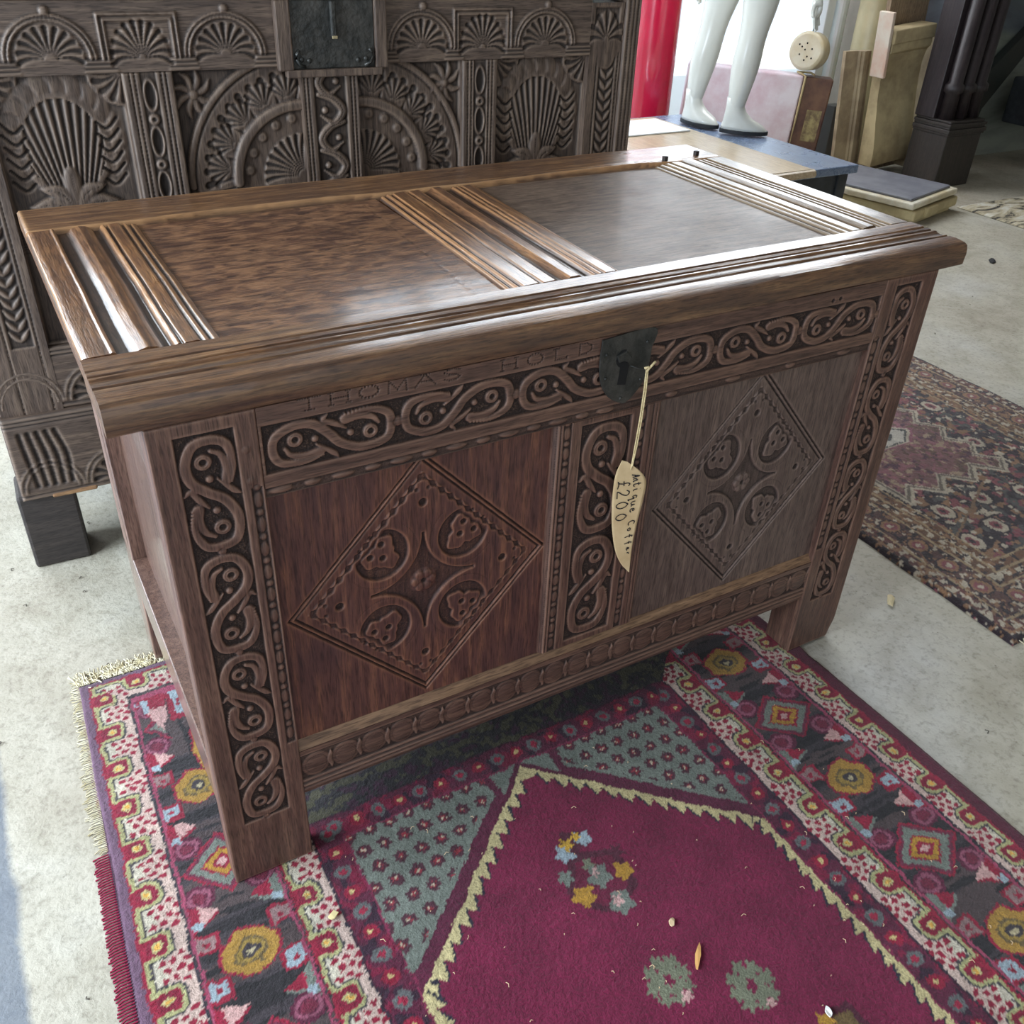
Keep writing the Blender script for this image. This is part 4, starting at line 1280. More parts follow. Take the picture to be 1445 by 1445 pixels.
def bandB(C, a, t, sel, per=0.316, t0=0.0):
    """wide charcoal stripe with diamonds, flowers and triangles; a in -1..1, t metres"""
    hw = .064
    C[sel] = CHAR
    ab = vnoise(a * hw * 3, t * 34, 1.0, 3, 2)
    C[sel & (ab > .56)] = (82, 68, 68)
    C[sel & (ab < .38)] = (48, 43, 46)
    st_ = vnoise(a * 1.6, t * 150, 1.0, 6, 1)
    C[sel & (st_ > .66)] = (42, 38, 40)
    ph = (((t - t0) / per) + .5) % 1.0 - .5
    ty = ph * per; ax = a * hw
    # diamond
    dd = np.abs(ax) + np.abs(ty) * 1.0
    for r_, c in ((.056, RED), (.051, (112, 44, 66)), (.044, SAGE), (.030, RED), (.026, OCH), (.016, RED), (.008, PINK)):
        C[sel & (dd < r_)] = c
    for sx in (-1, 1):
        for sy in (-1, 1):
            mx = ax - sx * .040; my = ty - sy * .046
            rr = np.hypot(mx, my)
            C[sel & (rr < .021)] = PLUM; C[sel & (rr < .016) & (rr > .011)] = (150, 84, 104); C[sel & (rr < .009)] = (120, 40, 62)
    # ochre flower half-way
    ph2 = (((t - t0) / per)) % 1.0 - .5
    ty2 = ph2 * per
    ty2 = ty2 + (vnoise(ax, ty2, 90, 44, 1) - .5) * .008
    m8 = np.maximum(np.maximum(np.abs(ax), np.abs(ty2)), (np.abs(ax) + np.abs(ty2)) * .74)
    for r_, c in ((.037, RED), (.033, (176, 136, 62)), (.021, (110, 92, 60)), (.017, (160, 132, 66)), (.011, CHAR), (.005, (190, 176, 140))):
        C[sel & (m8 < r_)] = c
    for sx in (-1, 1):
        for sy, c1 in ((-1, BLUE), (1, (150, 120, 118))):
            mx = np.abs(ax - sx * .046); my = np.abs(ty2 - sy * .036)
            C[sel & (np.maximum(mx, my) < .016)] = RED; C[sel & (np.maximum(mx, my) < .011)] = c1; C[sel & (np.maximum(mx, my) < .004)] = RED
    # paired triangles at the quarter points
    for q_ in (-.25, .25):
        ph3 = (((t - t0) / per) - q_ + .5) % 1.0 - .5
        ty3 = ph3 * per
        for sx, c1, c2 in ((-1, RED, PINK), (1, SAGE, RED)):
            u_ = (ax - sx * .060) * -sx
            k = sel & (u_ > 0) & (np.abs(ty3) < .026 - u_ * .62) & (np.abs(ty3) < .026)
            C[k] = c1
            k2 = sel & (u_ > .014) & (np.abs(ty3 - .004) < .016 - (u_ - .014) * .6)
            C[k2] = c2
            k3 = sel & (u_ > .004) & (u_ < .016) & (np.abs(ty3 + .013) < .006)
            C[k3] = BLUE
    for s_ in (-.93, .93): C[sel & (np.abs(a - s_) < .035)] = (160, 70, 96)


def bandD(C, a, t, sel, seed=4):
    C[sel] = PLUM
    n_ = vnoise(a * .045, t, 55, seed, 2)
    C[sel & (n_ > .62)] = (128, 30, 60)
    C[sel & (n_ < .33)] = (58, 34, 50)
    i = np.floor(t / .036); q = (t / .036) % 1 - .5
    odd = (i % 2 == 0)
    r_ = np.hypot(q * .036, (a - .5) * .046)
    C[sel & (r_ < .0125) & odd] = (104, 104, 104)
    C[sel & (r_ < .006) & odd] = (160, 40, 66)
    C[sel & (r_ < .011) & ~odd] = RED
    C[sel & (r_ < .004) & ~odd] = (214, 190, 130)
    C[sel & (a < .06)] = (66, 30, 46); C[sel & (a > .93)] = (132, 44, 74)


RX0, RX1, RY0, RY1 = -0.140, 1.122, -1.12, 0.530
G = Rug(RX0, RX1, RY0, RY1, 0.0025)
X_ = G.X + G.jx; Y_ = G.Y + G.jy
C = G.C; C[:] = WINE
# stripes, outside to inside: edge, A, B, C, D, field. left and right widths as woven
Lb = np.array([-0.140, -0.122, -0.062, 0.072, 0.126, 0.171]); Rb = np.array([1.122, 1.093, 1.036, 0.880, 0.818, 0.770])
Tb = np.array([0.530, 0.515, 0.460, 0.110, 0.052, 0.003])
Rb = Rb.copy()
xl = [X_ > v for v in Lb]; xr = [X_ < v for v in Rb]; yt = [Y_ < v for v in Tb]
inside = [xl[i] & xr[i] & yt[i] for i in range(6)]
zone = sum(z.astype(int) for z in inside)          # 6 = field ... 1 = selvage


def side_of():
    """0 left, 1 right, 2 top : whichever stripe frame the point belongs to"""
    fl = np.interp(X_, Lb, np.arange(6)); fr = np.interp(-X_, -Rb, np.arange(6)); ft = np.interp(-Y_, -Tb, np.arange(6))
    s_ = np.zeros(X_.shape, int)
    mn = fl.copy()
    k = fr < mn; s_[k] = 1; mn = np.where(k, fr, mn)
    k = ft < mn; s_[k] = 2
    return s_


sd = side_of()
C[zone == 1] = PURP
C[(zone == 1) & (sd == 1)] = (92, 30, 50)
for z, i0 in ((2, 1), (3, 2), (4, 3), (5, 4)):
    for s_ in range(3):
        sel = (zone == z) & (sd == s_)
        e = (Lb, Rb, Tb)[s_]
        cur = X_ if s_ < 2 else Y_
        a = (cur - e[i0]) / (e[i0 + 1] - e[i0])
        t = (Y_ if s_ < 2 else X_)
        if z in (2, 4):
            meander(C, a, t + (.0 if z == 2 else .02), sel, .086 if s_ != 1 else .079)
        elif z == 3:
            bandB(C, a * 2 - 1, t, sel, .316 if s_ < 2 else .30, {0: .049, 1: -.125, 2: .2}[s_])
        else:
            bandD(C, a, t, sel)
# olive-flecked stripe under the coffer, the shade there put into its dark colour
sel = (zone == 4) & (sd == 2)
n_ = vnoise(X_, Y_, 70, 12, 3)
C[sel] = (50, 46, 48); C[sel & (n_ > .56)] = (80, 76, 58); C[sel & (n_ < .36)] = (66, 40, 56)
# field with stepped spandrels
fz = zone == 6
apx, apy = 0.478, -0.004
hl = np.where(X_ < apx, (apx - X_) / (apx - .170), (X_ - apx) / (.770 - apx))
bnd = apy - hl * .274                               # sloping edge of the niche
dist = (bnd - Y_) * .72                             # >0 inside the wine field
C[fz] = WINE
sp_ = fz & (Y_ > bnd)
C[sp_] = SAGE
du = dist
# flowers of the spandrels on a slanted lattice
gx = (X_ - .19) / .0335; gy = (Y_ + .018) / .0335
gx2 = gx + np.floor(gy) * .35
qx = (gx2 % 1 - .5) * .0335; qy = (gy % 1 - .5) * .0335
rr = np.hypot(qx, qy) + .0016 * np.cos(6 * np.arctan2(qy, qx))
k = sp_ & (du < -.030)
C[k & (rr < .0108)] = (84, 44, 56); C[k & (rr < .0045)] = (150, 50, 60); C[k & (rr < .0022)] = (204, 186, 160)
C[sp_ & (du > -.022)] = PLUM
C[sp_ & (np.abs(X_ - apx) < .055) & (Y_ > -.06) & (du < -.008)] = SAGE
C[sp_ & (np.abs(np.abs(X_ - apx) - .062) < .007)] = PLUM
# saw-toothed cream edge, sloping part and straight sides
al = np.hypot(X_ - apx, Y_ - apy)
saw = (al / .0275) % 1
C[fz & (dist > 0) & (dist < .010 + .016 * saw)] = NAVY
C[fz & (dist > 0) & (dist < .006 + .017 * saw)] = CREAM
for e_, sg in ((.170, 1), (.770, -1)):
    d_ = (X_ - e_) * sg; sw = ((-Y_) / .0275) % 1
    k = fz & (Y_ < bnd) & (d_ < .010 + .014 * sw) ; C[k] = NAVY
    k = fz & (Y_ < bnd) & (d_ < .006 + .014 * sw) ; C[k] = CREAM
# scattered flower sprays in the field


def spray(cx, cy, bits):
    for (dx, dy, r_, c) in bits:
        rr_ = np.hypot(X_ - cx - dx, (Y_ - cy - dy)) + .003 * np.cos(5 * np.arctan2(Y_ - cy - dy, X_ - cx - dx))
        C[fz & (rr_ < r_)] = c


GR = (124, 126, 104); DK = (86, 36, 52); YL = (214, 168, 62)
spray(.475, -.245, [(0, 0, .052, DK), (0, .075, .020, DK), (0, .0, .040, (110, 32, 58)), (-.024, .062, .014, BLUE), (-.012, .075, .008, YL), (.016, .074, .012, BLUE), (.010, .082, .007, YL),
                    (-.002, .03, .010, GR), (.002, .006, .018, SAGE), (.0, .014, .006, PINK), (.040, -.004, .014, OCH), (-.036, -.012, .016, OCH), (.008, -.046, .018, SAGE), (.004, -.042, .007, PINK),
                    (-.044, .026, .011, SAGE), (.050, .03, .010, DK)])
for (cx, cy) in ((.470, -.418), (.565, -.478)):
    b = []
    for k_ in range(8):
        aa = k_ * PI / 4; b += [(math.cos(aa) * .026, math.sin(aa) * .026, .0095, GR), (math.cos(aa) * .014, math.sin(aa) * .014, .008, GR)]
    spray(cx, cy, b + [(0, 0, .007, WINE), (.008, -.03, .006, PINK)])
spray(.64, -.58, [(0, 0, .030, DK), (0, 0, .018, (112, 90, 56)), (-.02, .02, .010, OCH)])
spray(.36, -.60, [(0, 0, .045, DK), (.0, .0, .020, SAGE), (.03, 0, .012, OCH), (-.03, 0, .012, OCH), (0, .035, .010, BLUE)])
spray(.50, -.66, [(0, 0, .040, DK), (.0, .0, .018, GR), (.03, .01, .010, YL)])
# abrash and woolly variation
ab = (vnoise(X_ * .2, Y_, 22, 17, 3) - .5) * .22 + (vnoise(X_, Y_, 120, 19, 1) - .5) * .16
Cl = linv(np.clip(C, 0, 255)) * (1 + ab)[..., None]
xl_warp = np.where(G.X < .2, -(0.53 - G.Y) * 0.045 * (0.2 - G.X) / .34, 0)
xr_warp = np.where(G.X > .8, -np.clip(G.Y + .05, 0, 1) * 0.07 * (G.X - .8) / .32, 0)
edge_d = np.minimum(np.minimum(G.X - RX0, RX1 - G.X), np.minimum(RY1 - G.Y, G.Y - RY0))
Zr = (vnoise(G.X, G.Y, 5, 23, 2) - .5) * .003 * sstep(0, .05, np.abs(G.X - .1)) * sstep(-.05, -.2, G.Y) - .0015 + rng.normal(0, .00035, G.X.shape) - .0045 * sstep(.008, 0, edge_d)
leg = np.zeros_like(Zr)
for (a0, a1) in ((0, .1155), (1.0845, 1.2)):
    leg = np.maximum(leg, sstep(.03, .0, np.maximum(np.maximum(a0 - G.X, G.X - a1), np.maximum(-G.Y - .0, G.Y - .034))))
    leg = np.maximum(leg, sstep(.03, .0, np.maximum(np.maximum(a0 - G.X, G.X - a1), np.maximum(.535 - G.Y, G.Y - .615))))
Zr = Zr * (1 - leg) - .0012 * leg
Zr = np.clip(Zr, FZ + .0008, -.0002)
Vr = np.stack([G.X + xl_warp + xr_warp + (vnoise(G.Y, G.X * 0, 7, 31, 2) - .5) * .006 * sstep(.06, .0, edge_d), G.Y, Zr], -1).reshape(-1, 3)
ny, nx = G.X.shape
idx = np.arange(nx * ny).reshape(ny, nx)
q = np.stack([idx[:-1, :-1], idx[:-1, 1:], idx[1:, 1:], idx[1:, :-1]], -1).reshape(-1, 4)
bo = np.concatenate([idx[0, :], idx[1:, -1], idx[-1, -2::-1], idx[-2:0:-1, 0]])
lowv = Vr[bo].copy(); lowv[:, 2] = FZ + .0002
nb = len(Vr); a = bo; b_ = nb + np.arange(len(bo))
side = np.stack([np.roll(a, -1), a, b_, np.roll(b_, -1)], -1)
Call = np.vstack([Cl.reshape(-1, 3), Cl.reshape(-1, 3)[bo]])
rug = mesh_raw('prayer_rug', np.vstack([Vr, lowv]), [q, side, [list(b_[::-1])]], M['rug'], None, [True, False, False], None, Call)
tag(rug, 'wine-red rug with sage corner pieces and cream saw-tooth edge under the coffer', 'rug')


def strands(name, pts, mat, parent, wd=.0011):
    """pts: list of polylines -> thin ribbons with depth, one mesh"""
    V_ = []; F_ = []
    for P in pts:
        P = np.array(P); n = len(P)
        for i in range(n):
            d_ = P[min(i + 1, n - 1)] - P[max(i - 1, 0)]
            pr = np.cross(d_, (0, 0, 1)); pr = pr / (np.linalg.norm(pr) + 1e-9) * wd
            V_ += [P[i] - pr, P[i] + np.array([0, 0, wd * 1.2]), P[i] + pr]
            if i:
                k = len(V_) - 6
                F_ += [(k, k + 1, k + 4, k + 3), (k + 1, k + 2, k + 5, k + 4), (k + 2, k, k + 3, k + 5)]
    o_ = mesh_raw(name, np.array(V_), [np.array(F_)], mat, parent, [True]); o_['kind'] = 'stuff'
    return o_


M['fringe'] = plain('cream_fringe', lin(222, 214, 188), .9, lin(196, 182, 142), 60)
pts = []
for i in range(520):
    x = RX0 + (RX1 - RX0) * rng.random() if i > 300 else RX0 + .30 * rng.random()
    L_ = .020 + .022 * rng.random(); a = PI / 2 + rng.normal(0, .35); bnd_ = rng.normal(0, .9)
    p = np.array([x, RY1 - .004, FZ + .005]); P = [p.copy()]
    for s_ in range(5):
        a += bnd_ * .25; p = p + np.array([math.cos(a), math.sin(a), 0]) * L_ / 5; p[2] = FZ + .0015 + .006 * rng.random(); P.append(p.copy())
    pts.append(P)
strands('fringe', pts, M['fringe'], rug, .0013)
pts = []
for i in range(110):        # the worn side cord showing its warp ends
    y = .53 - i * .0035 - .0005
    x = -.140 - (0.53 - y) * 0.045
    L_ = .007 + .008 * rng.random() + (.006 if 60 < i < 100 else 0)
    pts.append([(x + .004, y, FZ + .0035), (x - L_ * .5, y + rng.normal(0, .001), FZ + .003), (x - L_, y + rng.normal(0, .003), FZ + .0012)])
strands('side_cord', pts, M['fringe'], rug, .0010)
pts = []
for i in range(200):
    y = .14 - i * .0045
    x = -.140 - (0.53 - y) * 0.045
    pts.append([(x + .004, y, FZ + .0045), (x - .010, y, FZ + .004), (x - .016 - .004 * rng.random(), y + rng.normal(0, .001), FZ + .001)])
strands('side_cord', pts, plain('wine_cord', lin(140, 26, 62), .9), rug, .0016)
# straw and lint trodden into the pile
pts = []
for i in range(90):
    x = .15 + .85 * rng.random(); y = -.62 + .6 * rng.random(); a = rng.random() * PI; L_ = .002 + .007 * rng.random() ** 2
    pts.append([(x, y, .001), (x + math.cos(a) * L_ / 2, y + math.sin(a) * L_ / 2, .003), (x + math.cos(a + .4) * L_, y + math.sin(a + .4) * L_, .001)])
lint = strands('straw_lint', pts, plain('straw', lin(206, 176, 140), .8), None, .0006)
lint['label'] = 'fine straw and lint scattered over the wine field of the rug'; lint['category'] = 'litter'
for nm, (x, y), r_, c, lb in (('wood_chip', (.525, -.353), .006, (218, 190, 150), 'small pale wood chip right of the flower spray on the wine rug'),
                              ('wood_chip', (.525, -.412), .010, (214, 160, 96), 'long tan splinter lying on the wine rug between flower sprays'),
                              ('wood_chip', (.105, -.115), .008, (224, 206, 150), 'cream flake of wood on the left striped border'),
                              ('paper_scrap', (.630, -.555), .006, (236, 232, 226), 'white scrap near the bottom edge of the wine rug')):
    ax_ = 1.9 if r_ == .010 else 1.1
    bm = bmesh.new()
    an = .6 + rng.random()
    ring_ = []
    for k_ in range(9):
        t_ = 2 * PI * k_ / 9; q_ = r_ * (.75 + .5 * rng.random())
        px_, py_ = math.cos(t_) * q_ * ax_, math.sin(t_) * q_ * (.35 if ax_ > 1.5 else .7)
        ring_.append(bm.verts.new((x + px_ * math.cos(an) - py_ * math.sin(an), y + px_ * math.sin(an) + py_ * math.cos(an), .0006 + .0016 * rng.random())))
    f_ = bm.faces.new(ring_); ex_ = bmesh.ops.extrude_face_region(bm, geom=[f_])
    for v in ex_['geom']:
        if isinstance(v, bmesh.types.BMVert): v.co.z += .0014
    tag(bm_obj(nm, bm, plain('chip', lin(*c), .8), None, False), lb, 'scrap')

# ------------------------------------------------------------------ second rug, dark with small figures
G = Rug(1.515, 2.485, -0.195, 1.60, 0.004)
X_ = G.X + G.jx; Y_ = G.Y + G.jy; C = G.C
DG = (52, 40, 46); RO = (140, 78, 84); TN = (150, 112, 82); LT = (196, 182, 160); BR = (92, 60, 52); SLT = (86, 84, 82)
C[:] = DG


def speck(mask, sc_, cols, seed):
    for i, (th_, c) in enumerate(cols):
        n_ = vnoise(X_, Y_, sc_, seed + i * 3, 2)
        C[mask & (n_ > th_)] = c


all_ = np.ones(X_.shape, bool)
speck(all_, 58, [(.60, RO), (.63, TN), (.68, LT), (.64, SLT)], 40)
de = np.minimum(np.minimum(X_ - 1.515, 2.485 - X_), Y_ + .195)
t_ = np.where(de == (X_ - 1.515), Y_, np.where(de == (2.485 - X_), Y_ + .3, X_))
for lo_, hi_, c in ((.0, .018, (44, 30, 36)), (.018, .05, (104, 62, 56)), (.058, .13, (96, 66, 60)), (.138, .17, (112, 80, 58)), (.176, .20, (120, 84, 60))):
    k = (de >= lo_) & (de < hi_); C[k] = c; speck(k, 80, [(.6, DG), (.64, TN), (.70, LT)], int(lo_ * 1000) + 3)
for dd in (.054, .134, .173, .204): C[np.abs(de - dd) < .0032] = (170, 146, 112)
for dd, pr_ in ((.034, .03), (.155, .034)):
    C[(np.abs(de - dd) < .006) & ((t_ / pr_) % 1 < .45)] = LT
q1 = (t_ / .085) % 1 - .5; rr = np.hypot(q1 * .085, de - .094)
for r_, c in ((.028, DG), (.023, TN), (.015, RO), (.007, LT)): C[(rr < r_) & (de > .058) & (de < .132)] = c
inn = de > .207
# small white and tan flower heads in the dark ground
for (cx, cy) in ((1.68, .30), (1.78, .20), (1.92, .20), (2.05, .17), (2.12, .30), (2.20, .16), (1.85, .10), (2.16, .40), (2.02, .10), (1.74, .08), (2.22, .60), (2.20, .80), (2.16, 1.0)):
    rr = np.hypot((X_ - cx), (Y_ - cy) * .8)
    for r_, c in ((.030, DG), (.024, LT), (.013, RO), (.006, DG)): C[inn & (rr < r_)] = c
# rose field with a zig-zag outline and white hexagon medallions
tri = lambda v, p_: np.abs((v / p_) % 1 - .5) * 2
fe = np.minimum(2.10 - X_ + .05 * tri(Y_, .10) , np.minimum(X_ - 1.74 + .0, (Y_ - .26) * .8 - .045 * tri(X_, .12)))
C[(fe > -.010) & (fe <= .0)] = LT; C[(fe > 0) & (fe < .008)] = (120, 108, 96)
C[(fe > .008) & (fe < .013)] = LT
fin = fe > .013; C[fin] = (132, 92, 92)
speck(fin, 70, [(.58, (150, 96, 104)), (.62, (110, 84, 70)), (.66, (172, 148, 122)), (.68, (92, 60, 72))], 60)
for (cx, cy, sx_, sy_) in ((1.93, .53, .075, .045), (1.90, .66, .09, .05), (1.86, .78, .07, .04)):
    d_ = np.maximum(np.abs(Y_ - cy) / sy_, np.abs(X_ - cx) / sx_ * .7 + np.abs(Y_ - cy) / sy_ * .5)
    for r_, c in ((1.25, (150, 90, 104)), (1.12, LT), (1.0, SLT), (.9, (206, 198, 184)), (.45, SLT), (.25, LT)): C[d_ < r_] = c
k = inn & (np.abs((X_ - 1.70) * .5 - (Y_ - .10)) < .004); C[k & (X_ < 2.2) & (Y_ < .26)] = (140, 110, 84)
ab = (vnoise(X_ * .3, Y_, 16, 57, 3) - .5) * .2 + (vnoise(X_, Y_, 110, 59, 1) - .5) * .3
Cl = linv(np.clip(C, 0, 255)) * (1 + ab)[..., None] * .92
edge_d = np.minimum(np.minimum(G.X - 1.515, 2.485 - G.X), G.Y + .195)
Zr = (vnoise(G.X, G.Y, 4, 63, 2)) * .003 + FZ + .007 + rng.normal(0, .0004, G.X.shape) - .005 * sstep(.012, 0, edge_d)
Vr = np.stack([G.X + (G.Y - .2) * -.06 * 0 + (vnoise(G.Y, G.X * 0, 5, 71, 2) - .5) * .012, G.Y, Zr], -1).reshape(-1, 3)
ny, nx = G.X.shape; idx = np.arange(nx * ny).reshape(ny, nx)
q = np.stack([idx[:-1, :-1], idx[:-1, 1:], idx[1:, 1:], idx[1:, :-1]], -1).reshape(-1, 4)
bo = np.concatenate([idx[0, :], idx[1:, -1], idx[-1, -2::-1], idx[-2:0:-1, 0]])
lowv = Vr[bo].copy(); lowv[:, 2] = FZ + .0002; nb = len(Vr); b_ = nb + np.arange(len(bo))
side = np.stack([np.roll(bo, -1), bo, b_, np.roll(b_, -1)], -1)
Call = np.vstack([Cl.reshape(-1, 3), Cl.reshape(-1, 3)[bo]])
rug2 = mesh_raw('tribal_rug', np.vstack([Vr, lowv]), [q, side, [list(b_[::-1])]], M['rug'], None, [True, False, False], None, Call)
tag(rug2, 'dark rose and brown figured rug on the concrete to the right of the coffer', 'rug')
pts = []
for i in range(160):
    x = 1.535 + .9 * rng.random(); L_ = .015 + .015 * rng.random(); a = -PI / 2 + rng.normal(0, .4)
    pts.append([(x, -.192, FZ + .004), (x + math.cos(a) * L_ * .5, -.192 + math.sin(a) * L_ * .5, FZ + .003), (x + math.cos(a) * L_, -.192 + math.sin(a) * L_, FZ + .001)])
strands('fringe', pts, M['fringe'], rug2, .0013)

# ------------------------------------------------------------------ black trunk with a pine board laid on it
trunk = empty('storage_chest', (2.61, 2.45, FZ))
tag(trunk, 'low black trunk with a worn blue-black top, under the mannequin and the pine board', 'trunk')
M['trunk_top'] = wood('trunk_top_paint', 'y', rough=.26, coat=.3, dark=lin(88, 104, 130), mid=lin(112, 130, 158), light=lin(136, 152, 178), patch=.3, patch_col=lin(84, 98, 120), grain=.5)  # the window's reflection is put into this pale blue base colour
M['trunk_side'] = plain('trunk_black', lin(34, 38, 42), .45, lin(52, 56, 60), 16, .3, 60)
box('trunk_top', -.45, .60, -.555, .56, .285, .32, M['trunk_top'], trunk, .006)
box('trunk_body', -.42, .565, -.52, .53, 0.0, .285, M['trunk_side'], trunk, .004)
box('trunk_skirt', -.43, .578, -.532, -.52, 0.0, .05, M['trunk_side'], trunk, .003)
box('trunk_corner', .52, .576, -.530, -.50, 0.05, .285, M['trunk_side'], trunk, .004)
bm = bmesh.new()
for x in (.30, .36):
    bmesh.ops.create_uvsphere(bm, u_segments=14, v_segments=8, radius=.016, matrix=Matrix.Translation((x, -.526, .20)) @ Matrix.Diagonal((1, .5, 1, 1)))
bm_box(bm, .27, .39, -.528, -.519, .19, .21, .002)
bm_obj('trunk_catch', bm, M['iron'], trunk)
M['pine'] = wood('pine_board_oiled', 'y', rough=.36, dark=lin(168, 144, 112), mid=lin(198, 176, 144), light=lin(216, 198, 170), patch=.25, patch_col=lin(180, 152, 116), grain=.5, coat=.3)
pb = sweep('pine_board', [(0, 0), (.56, 0), (.575, .004), (.585, .013), (.588, .020), (.580, .030), (.565, .034), (.30, .035), (.02, .034), (0, .030)],
           (2.27, 1.80, .3145), Y, 1.04, 20, X, Z, M['pine'], None, .001, smooth=True)
tag(pb, 'honey-coloured pine board with a rounded nose lying on the black trunk', 'board')
pe = sweep('board_end', [(0, 0), (-.012, .004), (-.018, .014), (-.012, .028), (0, .033), (.01, .033), (.01, 0)], (2.272, 1.80, .3145), X, .572, 12, Y, Z, M['pine'], pb, 0)
bk = box('stone_sill', 2.36, 2.80, 2.52, 2.78, .350, .356, plain('white_sheet', lin(226, 230, 232), .5), None, .002)  # added white sheet standing for the glare on the pine board
bk.name = 'white_sheet'
tag(bk, 'flat pale sheet lying at the back of the pine board', 'sheet')

# red glossy drum and the mannequin
M['red'] = plain('red_gloss', lin(196, 26, 62), .18, lin(184, 22, 56), 4, coat=.6)
V = []; nseg = 64
dr = empty('red_pillar', (3.155, 3.30, FZ)); tag(dr, 'glossy crimson cylinder standing by the window beside the carved chest', 'cylinder')
tube('drum_body', [(0, 0, 0), (0, 0, .02), (0, 0, .9), (0, 0, 1.7), (0, 0, 1.72)], .11, M['red'], dr, 64, True, [.106, .110, .110, .110, .104])
tube('drum_foot', [(0, 0, .0), (0, 0, .045), (0, 0, .05)], .118, M['red'], dr, 64, True, [.118, .118, .112])

M['manq'] = plain('mannequin_gloss_white', lin(216, 216, 208), .30, lin(206, 206, 198), 3, coat=.3)
M['sole'] = plain('black_sole', lin(28, 30, 34), .5)
TOPZ = .3205


def skin_body(name, nodes, edges, mat, parent, sub=2):
    me = bpy.data.meshes.new(name)
    me.from_pydata([n[0] for n in nodes], edges, [])
    o_ = bpy.data.objects.new(name, me); col.objects.link(o_)
    md = o_.modifiers.new('skin', 'SKIN')
    for v, n in zip(me.skin_vertices[0].data if me.skin_vertices else [], nodes): pass
    if not me.skin_vertices:
        bm_ = bmesh.new(); bm_.from_mesh(me); bm_.verts.layers.skin.verify(); bm_.to_mesh(me); bm_.free()
    for i, n in enumerate(nodes):
        r_ = n[1]; me.skin_vertices[0].data[i].radius = r_ if isinstance(r_, tuple) else (r_, r_)
        me.skin_vertices[0].data[i].use_root = (i == 0)
    md.use_smooth_shade = True
    s_ = o_.modifiers.new('sub', 'SUBSURF'); s_.levels = sub; s_.render_levels = sub
    me.materials.append(mat)
    o_.parent = parent
    return o_


mq = empty('mannequin', (3.08, 2.64, TOPZ))
tag(mq, 'white display mannequin in plain white boots standing on the black trunk', 'mannequin')


def L(x, y, z): return (x - 3.08, y - 2.64, z - TOPZ)


nodes = [(L(3.09, 2.63, 1.21), .105), (L(3.095, 2.57, 1.14), .085),
         (L(3.108, 2.530, .97), .075), (L(3.104, 2.528, .86), .066), (L(3.098, 2.530, .79), .056), (L(3.093, 2.533, .735), .050), (L(3.090, 2.537, .68), .050),
         (L(3.086, 2.541, .62), .054), (L(3.080, 2.546, .54), .047), (L(3.075, 2.550, .45), .034), (L(3.072, 2.552, .405), .031),
         (L(3.09, 2.70, 1.14), .085),
         (L(3.098, 2.742, .97), .075), (L(3.078, 2.752, .86), .066), (L(3.066, 2.760, .79), .056), (L(3.060, 2.764, .735), .050), (L(3.052, 2.768, .68), .050),
         (L(3.042, 2.774, .62), .054), (L(3.032, 2.780, .54), .047), (L(3.024, 2.786, .45), .034), (L(3.020, 2.790, .405), .031),
         (L(3.09, 2.63, 1.34), .090), (L(3.09, 2.63, 1.48), .115), (L(3.09, 2.63, 1.60), .10), (L(3.09, 2.63, 1.68), .042), (L(3.085, 2.625, 1.75), .05), (L(3.08, 2.62, 1.82), .075), (L(3.08, 2.62, 1.90), .06),
         (L(3.15, 2.50, 1.57), .048), (L(3.20, 2.44, 1.40), .042), (L(3.24, 2.41, 1.22), .036), (L(3.26, 2.40, 1.08), .036), (L(3.285, 2.395, .96), .028), (L(3.295, 2.392, .91), .022),
         (L(3.04, 2.77, 1.57), .048), (L(3.00, 2.84, 1.40), .042), (L(2.99, 2.87, 1.22), .036), (L(3.0, 2.87, 1.08), .034), (L(3.02, 2.86, .98), .024)]
edges = [(0, 1), (1, 2), (2, 3), (3, 4), (4, 5), (5, 6), (6, 7), (7, 8), (8, 9), (9, 10), (0, 11), (11, 12), (12, 13), (13, 14), (14, 15), (15, 16), (16, 17), (17, 18), (18, 19), (19, 20),
         (0, 21), (21, 22), (22, 23), (23, 24), (24, 25), (25, 26), (26, 27), (23, 28), (28, 29), (29, 30), (30, 31), (31, 32), (32, 33), (23, 34), (34, 35), (35, 36), (36, 37), (37, 38)]
nodes = [(p_, r_ * (1.24 if i_ < 21 and i_ not in (0, 1, 11) else 1.0)) for i_, (p_, r_) in enumerate(nodes)]
skin_body('body', nodes, edges, M['manq'], mq)
# hands: palm and five separate fingers each, hanging relaxed
for (hx, hy, hz, sg) in ((3.298, 2.390, .90, 1), (3.022, 2.860, .965, -1)):
    nd = [(L(hx, hy, hz), (.020, .014)), (L(hx + .003, hy, hz - .035), (.030, .013)), (L(hx + .005, hy, hz - .070), (.030, .012))]
    ed = [(0, 1), (1, 2)]
    for j, (dx, ln_) in enumerate(((-.027, .062), (-.009, .075), (.009, .070), (.025, .052))):
        b0 = len(nd)
        for t_, bx_ in ((.25, 0), (.6, .006), (1.0, .016)):
            nd.append((L(hx + .005 + dx * .8 + .004 * t_, hy + dx * .35 - bx_ * .8, hz - .075 - ln_ * t_), .0082 - .002 * t_))
        ed += [(2, b0), (b0, b0 + 1), (b0 + 1, b0 + 2)]
    b0 = len(nd)
    nd += [(L(hx - .030, hy - .012, hz - .045), .010), (L(hx - .040, hy - .020, hz - .070), .009), (L(hx - .040, hy - .028, hz - .092), .007)]
    ed += [(1, b0), (b0, b0 + 1), (b0 + 1, b0 + 2)]
    skin_body('hand', nd, ed, M['manq'], mq, 1)
# plain boots: lofted rings from the ankle down over the foot, on a black sole


